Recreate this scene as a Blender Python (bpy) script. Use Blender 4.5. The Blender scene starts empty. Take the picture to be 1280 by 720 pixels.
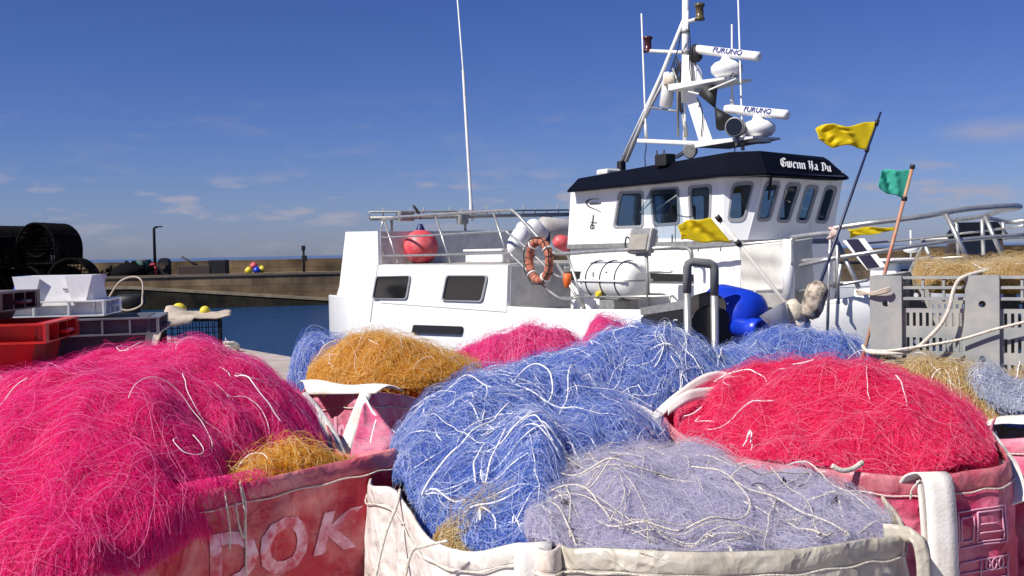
import bpy, bmesh, math, random
import numpy as np
from mathutils import Vector, Matrix, noise as mnoise
from mathutils.geometry import tessellate_polygon
random.seed(7); RNG = np.random.default_rng(11)
SC = bpy.context.scene
COL = SC.collection
R_ = math.radians

# ------------------------------------------------------------------ camera
FPX, EYE = 1372.0, 1.7
PITCH, ROLL = R_(1.9), R_(-1.07)
cam_d = bpy.data.cameras.new('camera'); cam = bpy.data.objects.new('camera', cam_d); COL.objects.link(cam)
cam_d.sensor_width = 36.0; cam_d.lens = 36.0 * FPX / 1280.0
cam_d.clip_start = 0.05; cam_d.clip_end = 20000
CR = Matrix.Rotation(math.pi / 2 - PITCH, 3, 'X') @ Matrix.Rotation(ROLL, 3, 'Z')
cam.matrix_world = Matrix.Translation((0, 0, EYE)) @ CR.to_4x4()
SC.camera = cam

# ------------------------------------------------------------------ world, sun, exposure
SUN_TO = Vector((-0.78, -0.49, 0.98)).normalized()
world = bpy.data.worlds.new('World'); SC.world = world; world.use_nodes = True
nt = world.node_tree; nt.nodes.clear()
def N(t, **k):
    n = nt.nodes.new(t)
    for a, b in k.items(): setattr(n, a, b)
    return n
out = N('ShaderNodeOutputWorld'); bg = N('ShaderNodeBackground')
sky = N('ShaderNodeTexSky', sky_type='NISHITA', sun_disc=False)
sky.sun_elevation = math.asin(SUN_TO.z); sky.sun_rotation = math.atan2(SUN_TO.x, SUN_TO.y)
sky.air_density = 1.0; sky.dust_density = 0.4; sky.ozone_density = 3.0
tc = N('ShaderNodeTexCoord'); sep = N('ShaderNodeSeparateXYZ')
nt.links.new(tc.outputs['Generated'], sep.inputs[0])
tint = N('ShaderNodeValToRGB')
SKY_RAMP = [(0.0, (0.56, 0.65, 1.12, 1)), (0.05, (0.49, 0.59, 1.07, 1)), (0.12, (0.40, 0.51, 0.99, 1)), (0.30, (0.29, 0.41, 0.88, 1)), (0.7, (0.40, 0.50, 0.80, 1))]
el = tint.color_ramp.elements
el[0].position, el[0].color = SKY_RAMP[0]; el[1].position, el[1].color = SKY_RAMP[-1]
for p_, c_ in SKY_RAMP[1:-1]:
    e = el.new(p_); e.color = c_
nt.links.new(sep.outputs['Z'], tint.inputs[0])
mul = N('ShaderNodeMix', data_type='RGBA', blend_type='MULTIPLY'); mul.inputs['Factor'].default_value = 1
nt.links.new(sky.outputs[0], mul.inputs['A']); nt.links.new(tint.outputs[0], mul.inputs['B'])
# clouds: low banks near the horizon
mp = N('ShaderNodeMapping'); mp.inputs['Scale'].default_value = (11.0, 11.0, 40.0); mp.inputs['Location'].default_value = (0.4, 1.3, 0.0)
nt.links.new(tc.outputs['Generated'], mp.inputs[0])
nz = N('ShaderNodeTexNoise'); nz.inputs['Scale'].default_value = 1.6; nz.inputs['Detail'].default_value = 7; nz.inputs['Roughness'].default_value = 0.55
nt.links.new(mp.outputs[0], nz.inputs['Vector'])
cr = N('ShaderNodeValToRGB'); cr.color_ramp.elements[0].position = 0.53; cr.color_ramp.elements[0].color = (0, 0, 0, 1); cr.color_ramp.elements[1].position = 0.66; cr.color_ramp.elements[1].color = (1, 1, 1, 1)
nt.links.new(nz.outputs[0], cr.inputs[0])
msk = N('ShaderNodeValToRGB'); me = msk.color_ramp.elements
me[0].position = 0.015; me[0].color = (0.25, 0.25, 0.25, 1); me[1].position = 0.15; me[1].color = (0.0, 0.0, 0.0, 1)
e = me.new(0.038); e.color = (0.8, 0.8, 0.8, 1); e = me.new(0.058); e.color = (0.8, 0.8, 0.8, 1); e = me.new(0.075); e.color = (0.10, 0.10, 0.10, 1); e = me.new(0.115); e.color = (0.12, 0.12, 0.12, 1)
nt.links.new(sep.outputs['Z'], msk.inputs[0])
mm = N('ShaderNodeMath', operation='MULTIPLY'); nt.links.new(cr.outputs[0], mm.inputs[0]); nt.links.new(msk.outputs[0], mm.inputs[1])
mix = N('ShaderNodeMix', data_type='RGBA'); # one small cloud bank standing apart, high on the right
CD = (CR @ Vector(((1248 - 640) / FPX, -(163 - 360) / FPX, -1))).normalized()
sc2 = N('ShaderNodeVectorMath', operation='MULTIPLY'); sc2.inputs[1].default_value = (1, 1, 4.5); nt.links.new(tc.outputs['Generated'], sc2.inputs[0])
ds = N('ShaderNodeVectorMath', operation='DISTANCE'); ds.inputs[1].default_value = (CD.x, CD.y, CD.z * 4.5); nt.links.new(sc2.outputs[0], ds.inputs[0])
mr = N('ShaderNodeMapRange'); mr.inputs['From Min'].default_value = 0.008; mr.inputs['From Max'].default_value = 0.058; mr.inputs['To Min'].default_value = 1.0; mr.inputs['To Max'].default_value = 0.0; nt.links.new(ds.outputs['Value'], mr.inputs['Value'])
n3 = N('ShaderNodeTexNoise'); n3.inputs['Scale'].default_value = 28; n3.inputs['Detail'].default_value = 6; nt.links.new(sc2.outputs[0], n3.inputs['Vector'])
m3 = N('ShaderNodeMath', operation='MULTIPLY'); nt.links.new(mr.outputs[0], m3.inputs[0]); nt.links.new(n3.outputs[0], m3.inputs[1])
m4 = N('ShaderNodeMath', operation='ADD'); m4.use_clamp = True; nt.links.new(mm.outputs[0], m4.inputs[0]); nt.links.new(m3.outputs[0], m4.inputs[1])
nt.links.new(m4.outputs[0], mix.inputs['Factor'])
nt.links.new(mul.outputs['Result'], mix.inputs['A']); mix.inputs['B'].default_value = (4.6, 4.5, 5.6, 1)
nt.links.new(mix.outputs['Result'], bg.inputs['Color']); bg.inputs['Strength'].default_value = 0.068
nt.links.new(bg.outputs[0], out.inputs[0])
sl = bpy.data.lights.new('sun', 'SUN'); sl.energy = 4.9; sl.angle = R_(0.5); sl.color = (1.0, 0.95, 0.88)
so = bpy.data.objects.new('sun', sl); COL.objects.link(so); so.rotation_euler = (-SUN_TO).to_track_quat('-Z', 'Y').to_euler()
vs = SC.view_settings; vs.view_transform = 'Standard'; vs.look = 'None'; vs.exposure = 0.33; vs.gamma = 1.0; vs.use_curve_mapping = False

# ------------------------------------------------------------------ pixel -> point helpers (photo pixels, 1280 x 720)
CAMP = Vector((0, 0, EYE))
def ray(px, py): return CR @ Vector(((px - 640) / FPX, -(py - 360) / FPX, -1))
def P(px, py, Y):
    d = ray(px, py); return CAMP + d * (Y / d.y)
def PG(px, py, z):
    d = ray(px, py); return CAMP + d * ((z - EYE) / d.z)
TH = math.atan2(-0.856, 0.517)
BO = Vector((2.13, 14.53, 0)); BU = Vector((math.cos(TH), math.sin(TH), 0)); BV = Vector((-math.sin(TH), math.cos(TH), 0))
def bl(p): q = p - BO; return Vector((q.dot(BU), q.dot(BV), q.z))
def BS(px, py, v):
    d = ray(px, py); return bl(CAMP + d * ((v - (CAMP - BO).dot(BV)) / d.dot(BV)))
def BF(px, py, u):
    d = ray(px, py); return bl(CAMP + d * ((u - (CAMP - BO).dot(BU)) / d.dot(BU)))
def bw(u, v, w): return BO + BU * u + BV * v + Vector((0, 0, w))

# ------------------------------------------------------------------ materials
def mat(name, col, rough=0.5, var=0.0, vscale=6.0, col2=None, bump=0.0, bscale=40.0, metal=0.0, spec=0.5, trans=0.0, lo=0.4, hi=0.65, stretch=(1, 1, 1), crumple=0.0):
    m = bpy.data.materials.new(name); m.use_nodes = True
    t = m.node_tree; b = t.nodes['Principled BSDF']; b.inputs['Roughness'].default_value = rough; b.inputs['Metallic'].default_value = metal
    b.inputs['Specular IOR Level'].default_value = spec
    c = (*col, 1); b.inputs['Base Color'].default_value = c
    co = t.nodes.new('ShaderNodeTexCoord')
    if var > 0 or col2:
        c2 = (*col2, 1) if col2 else tuple(min(1, x * (1 - var)) for x in col) + (1,)
        mpn = t.nodes.new('ShaderNodeMapping'); mpn.inputs['Scale'].default_value = stretch
        n = t.nodes.new('ShaderNodeTexNoise'); n.inputs['Scale'].default_value = vscale; n.inputs['Detail'].default_value = 6; n.inputs['Roughness'].default_value = 0.62
        r = t.nodes.new('ShaderNodeValToRGB'); r.color_ramp.elements[0].color = c; r.color_ramp.elements[1].color = c2
        r.color_ramp.elements[0].position = lo; r.color_ramp.elements[1].position = hi
        t.links.new(co.outputs['Object'], mpn.inputs[0]); t.links.new(mpn.outputs[0], n.inputs['Vector']); t.links.new(n.outputs[0], r.inputs[0]); t.links.new(r.outputs[0], b.inputs['Base Color'])
    if bump > 0:
        n2 = t.nodes.new('ShaderNodeTexNoise'); n2.inputs['Scale'].default_value = bscale; n2.inputs['Detail'].default_value = 5
        bp = t.nodes.new('ShaderNodeBump'); bp.inputs['Strength'].default_value = bump; bp.inputs['Distance'].default_value = 0.02
        t.links.new(co.outputs['Object'], n2.inputs['Vector']); t.links.new(n2.outputs[0], bp.inputs['Height']); t.links.new(bp.outputs[0], b.inputs['Normal'])
    if crumple > 0:      # sharp-edged creases of stiff woven plastic
        nd = t.nodes.new('ShaderNodeTexNoise'); nd.inputs['Scale'].default_value = 3.5; nd.inputs['Detail'].default_value = 3
        va = t.nodes.new('ShaderNodeVectorMath'); va.operation = 'SCALE'; va.inputs['Scale'].default_value = 0.35; t.links.new(co.outputs['Object'], nd.inputs['Vector']); t.links.new(nd.outputs['Color'], va.inputs[0])
        vb = t.nodes.new('ShaderNodeVectorMath'); vb.operation = 'ADD'; t.links.new(co.outputs['Object'], vb.inputs[0]); t.links.new(va.outputs[0], vb.inputs[1])
        pv = None
        for sc_, st_ in ((9.0, .030), (24.0, .010)):
            vo = t.nodes.new('ShaderNodeTexVoronoi'); vo.inputs['Scale'].default_value = sc_; t.links.new(vb.outputs[0], vo.inputs['Vector'])
            b3 = t.nodes.new('ShaderNodeBump'); b3.inputs['Strength'].default_value = crumple; b3.inputs['Distance'].default_value = st_
            t.links.new(vo.outputs['Distance'], b3.inputs['Height'])
            if pv is not None: t.links.new(pv.outputs[0], b3.inputs['Normal'])
            elif bump > 0: t.links.new(bp.outputs[0], b3.inputs['Normal'])
            pv = b3
        t.links.new(pv.outputs[0], b.inputs['Normal'])
    if trans > 0:
        tr = t.nodes.new('ShaderNodeBsdfTranslucent'); mx = t.nodes.new('ShaderNodeMixShader'); mx.inputs[0].default_value = trans
        o = t.nodes['Material Output']
        bc = b.inputs['Base Color']
        if bc.is_linked: t.links.new(bc.links[0].from_socket, tr.inputs[0])
        else: tr.inputs[0].default_value = c
        t.links.new(b.outputs[0], mx.inputs[1]); t.links.new(tr.outputs[0], mx.inputs[2]); t.links.new(mx.outputs[0], o.inputs[0])
    return m
def strand_mat(name, cols, trans=0.35, rough=0.35):
    m = bpy.data.materials.new(name); m.use_nodes = True
    t = m.node_tree; b = t.nodes['Principled BSDF']; b.inputs['Roughness'].default_value = rough
    hi = t.nodes.new('ShaderNodeHairInfo'); r = t.nodes.new('ShaderNodeValToRGB')
    es = r.color_ramp.elements; k = len(cols)
    es[0].position = 0; es[0].color = (*cols[0], 1); es[1].position = 1; es[1].color = (*cols[-1], 1)
    for i in range(1, k - 1):
        e = es.new(i / (k - 1)); e.color = (*cols[i], 1)
    t.links.new(hi.outputs['Random'], r.inputs[0]); t.links.new(r.outputs[0], b.inputs['Base Color'])
    tr = t.nodes.new('ShaderNodeBsdfTranslucent'); t.links.new(r.outputs[0], tr.inputs[0])
    mx = t.nodes.new('ShaderNodeMixShader'); mx.inputs[0].default_value = trans
    t.links.new(b.outputs[0], mx.inputs[1]); t.links.new(tr.outputs[0], mx.inputs[2]); t.links.new(mx.outputs[0], t.nodes['Material Output'].inputs[0])
    return m
def glass_mat(name, tintc=(0.62, 0.69, 0.74), a=0.75):
    m = bpy.data.materials.new(name); m.use_nodes = True; t = m.node_tree; t.nodes.clear()
    o = t.nodes.new('ShaderNodeOutputMaterial'); g = t.nodes.new('ShaderNodeBsdfGlossy'); g.inputs['Roughness'].default_value = 0.02
    tr = t.nodes.new('ShaderNodeBsdfTransparent'); tr.inputs[0].default_value = (*tintc, 1)
    fr = t.nodes.new('ShaderNodeFresnel'); fr.inputs[0].default_value = 1.5
    mx = t.nodes.new('ShaderNodeMixShader'); ge = t.nodes.new('ShaderNodeNewGeometry'); iv = t.nodes.new('ShaderNodeMath'); iv.operation = 'SUBTRACT'; iv.inputs[0].default_value = 1.0; t.links.new(ge.outputs['Backfacing'], iv.inputs[1]); ml = t.nodes.new('ShaderNodeMath'); ml.operation = 'MULTIPLY'; t.links.new(fr.outputs[0], ml.inputs[0]); t.links.new(iv.outputs[0], ml.inputs[1]); t.links.new(ml.outputs[0], mx.inputs[0]); t.links.new(tr.outputs[0], mx.inputs[1]); t.links.new(g.outputs[0], mx.inputs[2]); t.links.new(mx.outputs[0], o.inputs[0])
    return m

M = {}
M['white'] = mat('white_gelcoat', (0.83, 0.83, 0.82), 0.35, col2=(0.58, 0.56, 0.52), vscale=3.0, lo=0.55, hi=0.85, bump=0.06, bscale=3, stretch=(2.2, 2.2, .35))
M['white2'] = mat('aged_white_paint', (0.72, 0.72, 0.70), 0.5, col2=(0.50, 0.48, 0.44), vscale=5, lo=0.55, hi=0.8)
M['grey'] = mat('shaded_grey_paint', (0.62, 0.62, 0.61), 0.6, var=0.25, vscale=4)  # grey of the forward-facing panels, with their shade put into the colour
M['deck'] = mat('beige_deck_paint', (0.42, 0.40, 0.37), 0.8, var=0.3, vscale=5, bump=0.2)
M['navy'] = mat('dark_navy_paint', (0.003, 0.004, 0.010), 0.6, var=0.3, spec=0.08)
M['black'] = mat('black_rubber', (0.012, 0.012, 0.013), 0.6)
M['dark'] = mat('dark_interior', (0.035, 0.036, 0.04), 0.8)
M['steel'] = mat('stainless_tube', (0.62, 0.61, 0.58), 0.38, var=0.25, vscale=9, metal=0.75)
M['galv'] = mat('galvanised_tube', (0.33, 0.33, 0.32), 0.5, var=0.3, vscale=12, metal=0.35)
M['rim'] = mat('window_rubber', (0.30, 0.31, 0.33), 0.5)
M['glass'] = glass_mat('tinted_glass')
M['darkglass'] = mat('dark_glass', (0.010, 0.011, 0.013), 0.08, spec=0.5)
M['buoy'] = mat('faded_pink_buoy', (0.62, 0.05, 0.07), 0.45, col2=(0.70, 0.16, 0.16), vscale=5, bump=0.05)
M['orange'] = mat('faded_orange_fabric', (0.46, 0.16, 0.10), 0.8, col2=(0.34, 0.10, 0.06), vscale=8)
M['plastic_w'] = mat('white_plastic', (0.78, 0.78, 0.78), 0.35, col2=(0.60, 0.58, 0.55), vscale=4, lo=0.55, hi=0.8)
M['plastic_b'] = mat('blue_plastic', (0.008, 0.045, 0.55), 0.35, var=0.3, vscale=6)
M['plastic_lb'] = mat('pale_blue_plastic', (0.10, 0.20, 0.72), 0.4, var=0.2)
M['plastic_r'] = mat('red_plastic', (0.58, 0.018, 0.010), 0.4, col2=(0.40, 0.012, 0.010), vscale=5)
M['plastic_p'] = mat('plum_plastic', (0.075, 0.04, 0.055), 0.45, var=0.3)
M['plastic_g'] = mat('grey_plastic', (0.13, 0.135, 0.16), 0.45, col2=(0.20, 0.20, 0.22), vscale=6)
M['bin'] = mat('weathered_grey_plastic', (0.27, 0.285, 0.29), 0.6, col2=(0.40, 0.385, 0.35), vscale=5, bump=0.05)
M['yellow'] = mat('yellow_flag_cloth', (0.92, 0.74, 0.010), 0.7, var=0.12, trans=0.45)
M['green'] = mat('green_flag_cloth', (0.09, 0.64, 0.48), 0.7, var=0.12, trans=0.5)
M['bluepole'] = mat('dark_blue_pole', (0.012, 0.018, 0.06), 0.4)
M['whitepole'] = mat('white_pole', (0.72, 0.69, 0.62), 0.5, var=0.2)
M['redpole'] = mat('faded_red_pole', (0.45, 0.16, 0.10), 0.6, col2=(0.42, 0.30, 0.18), vscale=9)
M['cork'] = mat('old_float', (0.55, 0.46, 0.36), 0.9, col2=(0.10, 0.08, 0.06), vscale=14, lo=0.42, hi=0.62, bump=0.5, bscale=30)
M['cream'] = mat('cream_float', (0.70, 0.62, 0.48), 0.7, col2=(0.45, 0.38, 0.28), vscale=9, bump=0.2)
M['tarp'] = mat('cream_tarpaulin', (0.74, 0.72, 0.66), 0.5, col2=(0.62, 0.60, 0.55), vscale=4, bump=0.15, bscale=8, trans=0.15)
M['raft'] = mat('raft_shell', (0.76, 0.76, 0.73), 0.35, col2=(0.60, 0.58, 0.52), vscale=5, lo=0.55, hi=0.8)
M['rope'] = mat('pale_rope', (0.78, 0.72, 0.63), 0.8, col2=(0.62, 0.55, 0.45), vscale=60, bump=0.6, bscale=200)
M['wrope'] = mat('white_cord', (0.84, 0.83, 0.82), 0.6, var=0.15, vscale=30)
M['dkrope'] = mat('dark_cord', (0.03, 0.028, 0.025), 0.8)
M['conc'] = mat('pale_concrete', (0.42, 0.36, 0.33), 0.9, col2=(0.30, 0.26, 0.24), vscale=3, bump=0.3, bscale=20)
M['pot'] = mat('black_pot_netting', (0.004, 0.004, 0.005), 0.95, col2=(0.010, 0.010, 0.010), vscale=20, spec=0.05)
M['lamp'] = mat('dark_lamp_paint', (0.014, 0.015, 0.020), 0.7, spec=0.2)
M['blue_ink'] = mat('blue_ink', (0.01, 0.02, 0.16), 0.5)
M['white_ink'] = mat('white_ink', (0.80, 0.80, 0.80), 0.5)
M['black_ink'] = mat('black_ink', (0.012, 0.012, 0.012), 0.5)
M['beigelamp'] = mat('dusty_lamp_glass', (0.36, 0.33, 0.28), 0.35, var=0.2)
M['teal'] = mat('teal_paint', (0.012, 0.07, 0.065), 0.6)
M['rust'] = mat('rusty_iron', (0.05, 0.035, 0.03), 0.9, var=0.4, vscale=9)
M['solar'] = mat('dark_panel', (0.025, 0.022, 0.05), 0.2)
M['yfloat'] = mat('yellow_float', (0.72, 0.60, 0.04), 0.5, var=0.2)
M['burlap'] = mat('beige_sheet', (0.50, 0.42, 0.33), 0.8, var=0.25, bump=0.2)
M['leadline'] = mat('grey_vinyl', (0.5, 0.5, 0.52), 0.6)

# ------------------------------------------------------------------ mesh builder
class MB:
    def __init__(s): s.v = []; s.f = []; s.sm = []
    def add(s, vs, fs, smooth=False):
        o = len(s.v); s.v += [tuple(x) for x in vs]; s.f += [tuple(i + o for i in f) for f in fs]; s.sm += [smooth] * len(fs); return s
    def box(s, c, size, rot=None, bev=0.0):
        x, y, z = (a / 2 for a in size)
        if bev > 0:
            b = min(bev, x * .9, y * .9, z * .9)
            bm = bmesh.new(); bmesh.ops.create_cube(bm, size=1)
            for q in bm.verts: q.co = Vector((q.co.x * 2 * x, q.co.y * 2 * y, q.co.z * 2 * z))
            bmesh.ops.bevel(bm, geom=list(bm.edges), offset=b, segments=2, affect='EDGES', profile=0.5)
            bm.verts.index_update(); vs = [q.co.copy() for q in bm.verts]; fs = [[q.index for q in f.verts] for f in bm.faces]; bm.free()
        else:
            vs = [Vector((i * x, j * y, k * z)) for i in (-1, 1) for j in (-1, 1) for k in (-1, 1)]
            fs = [(0, 1, 3, 2), (4, 6, 7, 5), (0, 4, 5, 1), (2, 3, 7, 6), (0, 2, 6, 4), (1, 5, 7, 3)]
        if rot is not None: vs = [rot @ q for q in vs]
        return s.add([Vector(c) + q for q in vs], fs)
    def hexa(s, a, b):     # two quads of points
        vs = list(a) + list(b)
        return s.add(vs, [(3, 2, 1, 0), (4, 5, 6, 7), (0, 1, 5, 4), (1, 2, 6, 5), (2, 3, 7, 6), (3, 0, 4, 7)])
    def tube(s, pts, r, n=8, closed=False, caps=True):
        pts = [Vector(p) for p in pts]; k = len(pts)
        rr = r if hasattr(r, '__len__') else [r] * k
        vs = []; up = None
        for i in range(k):
            a = pts[i - 1] if (i > 0 or closed) else pts[i]; b = pts[(i + 1) % k] if (i < k - 1 or closed) else pts[i]
            t = (b - a)
            if t.length < 1e-9: t = Vector((0, 0, 1))
            t.normalize()
            if up is None:
                up = t.orthogonal().normalized()
            up = (up - t * up.dot(t))
            if up.length < 1e-6: up = t.orthogonal()
            up.normalize(); w = t.cross(up)
            for j in range(n):
                an = 2 * math.pi * j / n; vs.append(pts[i] + (up * math.cos(an) + w * math.sin(an)) * rr[i])
        fs = []
        for i in range(k if closed else k - 1):
            i2 = (i + 1) % k
            for j in range(n):
                j2 = (j + 1) % n; fs.append((i * n + j, i * n + j2, i2 * n + j2, i2 * n + j))
        s.add(vs, fs, True)
        if caps and not closed:
            o = len(s.v) - len(vs); s.f.append(tuple(o + j for j in reversed(range(n)))); s.f.append(tuple(o + (k - 1) * n + j for j in range(n))); s.sm += [False, False]
        return s
    def lathe(s, p0, axis, prof, n=20, caps=True):     # prof: list of (dist along axis, radius)
        ax = Vector(axis).normalized(); u = ax.orthogonal().normalized(); w = ax.cross(u); p0 = Vector(p0)
        vs = []; 
        for d, r in prof:
            for j in range(n):
                a = 2 * math.pi * j / n; vs.append(p0 + ax * d + (u * math.cos(a) + w * math.sin(a)) * r)
        k = len(prof); fs = [(i * n + j, i * n + (j + 1) % n, (i + 1) * n + (j + 1) % n, (i + 1) * n + j) for i in range(k - 1) for j in range(n)]
        s.add(vs, fs, True)
        if caps:
            o = len(s.v) - len(vs); s.f.append(tuple(o + j for j in reversed(range(n)))); s.f.append(tuple(o + (k - 1) * n + j for j in range(n))); s.sm += [False, False]
        return s
    def plate(s, loops, thick):      # planar loops (outer first, then holes) extruded by vector thick
        loops = [[Vector(p) for p in L] for L in loops]; flat = [p for L in loops for p in L]; n = len(flat); th = Vector(thick)
        tris = tessellate_polygon(loops)
        fs = [tuple(t) for t in tris] + [tuple(n + i for i in reversed(t)) for t in tris]
        o = 0
        for L in loops:
            k = len(L)
            for i in range(k): j = (i + 1) % k; fs.append((o + i, o + j, n + o + j, n + o + i))
            o += k
        return s.add(flat + [p + th for p in flat], fs)
    def grid(s, rows, smooth=True, closed=False):
        h, w = len(rows), len(rows[0]); vs = [p for r in rows for p in r]
        fs = [(i * w + j, i * w + (j + 1) % w, (i + 1) * w + (j + 1) % w, (i + 1) * w + j) for i in range(h - 1) for j in range(w if closed else w - 1)]
        return s.add(vs, fs, smooth)
    def build(s, name, m, parent=None, fix=True):
        me = bpy.data.meshes.new(name); me.from_pydata([tuple(p) for p in s.v], [], s.f); me.update()
        if fix:
            bm = bmesh.new(); bm.from_mesh(me); bmesh.ops.recalc_face_normals(bm, faces=bm.faces); bm.to_mesh(me); bm.free()
        me.polygons.foreach_set('use_smooth', s.sm[:len(me.polygons)])
        for mm_ in (m if isinstance(m, (list, tuple)) else [m]): me.materials.append(mm_)
        o = bpy.data.objects.new(name, me); COL.objects.link(o)
        if parent is not None: o.parent = parent
        return o
def tag(o, label=None, cat=None, group=None, kind=None):
    if label: o['label'] = label
    if cat: o['category'] = cat
    if group: o['group'] = group
    if kind: o['kind'] = kind
    return o
def empty(name, loc=(0, 0, 0), rz=0.0, label=None, cat=None, group=None):
    o = bpy.data.objects.new(name, None); o.empty_display_size = 0.1; COL.objects.link(o); o.location = loc; o.rotation_euler = (0, 0, rz)
    return tag(o, label, cat, group)
def copy_tree(o, parent=None):
    c = o.copy(); COL.objects.link(c)
    if parent is not None: c.parent = parent
    for ch in list(o.children): copy_tree(ch, c)
    return c
def spline(pts, n=8, closed=False):
    pts = [Vector(p) for p in pts]; k = len(pts); res = []
    for i in range(k if closed else k - 1):
        g = lambda j: pts[j % k] if closed else pts[max(0, min(k - 1, j))]
        p0, p1, p2, p3 = g(i - 1), g(i), g(i + 1), g(i + 2)
        for q in range(n):
            t = q / n; res.append(0.5 * ((2 * p1) + (p2 - p0) * t + (2 * p0 - 5 * p1 + 4 * p2 - p3) * t * t + (3 * p1 - p0 - 3 * p2 + p3) * t ** 3))
    if not closed: res.append(pts[-1])
    return res
def rounded(pts, r, n=5):      # round the corners of a planar polygon
    pts = [Vector(p) for p in pts]; k = len(pts); o = []
    for i in range(k):
        a, b, c = pts[i - 1], pts[i], pts[(i + 1) % k]; da = (a - b); dc = (c - b)
        rr = min(r, da.length * .45, dc.length * .45); p = b + da.normalized() * rr; q = b + dc.normalized() * rr
        for j in range(n + 1):
            t = j / n; o.append((1 - t) ** 2 * p + 2 * t * (1 - t) * b + t * t * q)
    return o
def offset_loop(L, d):
    c = sum(L, Vector()) / len(L); return [p + (p - c).normalized() * d for p in L]
def text_mesh(txt, name, size=1.0, shear=0.0, spacing=1.0, bold=0.0):
    cu = bpy.data.curves.new(name, 'FONT'); cu.body = txt; cu.size = size; cu.shear = shear; cu.space_character = spacing; cu.resolution_u = 3; cu.offset = bold
    ob = bpy.data.objects.new(name, cu); COL.objects.link(ob)
    dg = bpy.context.evaluated_depsgraph_get(); ev = ob.evaluated_get(dg); me = ev.to_mesh()
    vs = [v.co.copy() for v in me.vertices]; fs = [tuple(p.vertices) for p in me.polygons]; ev.to_mesh_clear()
    bpy.data.objects.remove(ob); bpy.data.curves.remove(cu)
    return vs, fs
def put_text(txt, name, m, parent, o, ax, ay, nrm, width, height=None, subdiv=0, fn=None, bold=0.0):
    vs, fs = text_mesh(txt, name, bold=bold)
    x0 = min(v.x for v in vs); x1 = max(v.x for v in vs); y0 = min(v.y for v in vs); y1 = max(v.y for v in vs)
    sx = width / (x1 - x0); sy = (height / (y1 - y0)) if height else sx
    if fn is None: fn = lambda a, b: Vector(o) + Vector(ax) * a + Vector(ay) * b + Vector(nrm)
    mb = MB(); mb.add([fn((v.x - x0) * sx, (v.y - y0) * sy) for v in vs], fs)
    return mb.build(name, m, parent, fix=False)
# ================================================================== SETTING
def water_mat():
    m = bpy.data.materials.new('harbour_water'); m.use_nodes = True; t = m.node_tree; b = t.nodes['Principled BSDF']
    b.inputs['Base Color'].default_value = (0.006, 0.045, 0.13, 1); b.inputs['Roughness'].default_value = 0.12; b.inputs['Specular IOR Level'].default_value = 0.35
    co = t.nodes.new('ShaderNodeTexCoord'); hs = []
    for sc, st in ((0.9, (1, 1.8, 1)), (3.5, (1, 1.6, 1))):
        mpn = t.nodes.new('ShaderNodeMapping'); mpn.inputs['Scale'].default_value = st
        n = t.nodes.new('ShaderNodeTexNoise'); n.inputs['Scale'].default_value = sc; n.inputs['Detail'].default_value = 4
        t.links.new(co.outputs['Object'], mpn.inputs[0]); t.links.new(mpn.outputs[0], n.inputs['Vector']); hs.append(n)
    ad = t.nodes.new('ShaderNodeMath'); ad.operation = 'ADD'; t.links.new(hs[0].outputs[0], ad.inputs[0]); t.links.new(hs[1].outputs[0], ad.inputs[1])
    bp = t.nodes.new('ShaderNodeBump'); bp.inputs['Strength'].default_value = 0.7; bp.inputs['Distance'].default_value = 0.25
    t.links.new(ad.outputs[0], bp.inputs['Height']); t.links.new(bp.outputs[0], b.inputs['Normal'])
    return m
WZ = -1.3
mb = MB(); mb.add([(-9000, -40, WZ), (9000, -40, WZ), (9000, 14000, WZ), (-9000, 14000, WZ)], [(0, 1, 2, 3)])
tag(mb.build('water', water_mat()), kind='structure')

QE = Vector((-4.15, 19, 0)); QD = Vector((0.574, -0.819, 0))
quay_loop = [QE - QD * 40, QE + QD * 30, Vector((13.07, -20, 0)), Vector((-70, -20, 0)), Vector((-70, 51.8, 0))]
mb = MB(); mb.plate([[p + Vector((0, 0, 0)) for p in quay_loop]], (0, 0, -3.0)); tag(mb.build('quay_ground', M['conc']), kind='structure')

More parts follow.
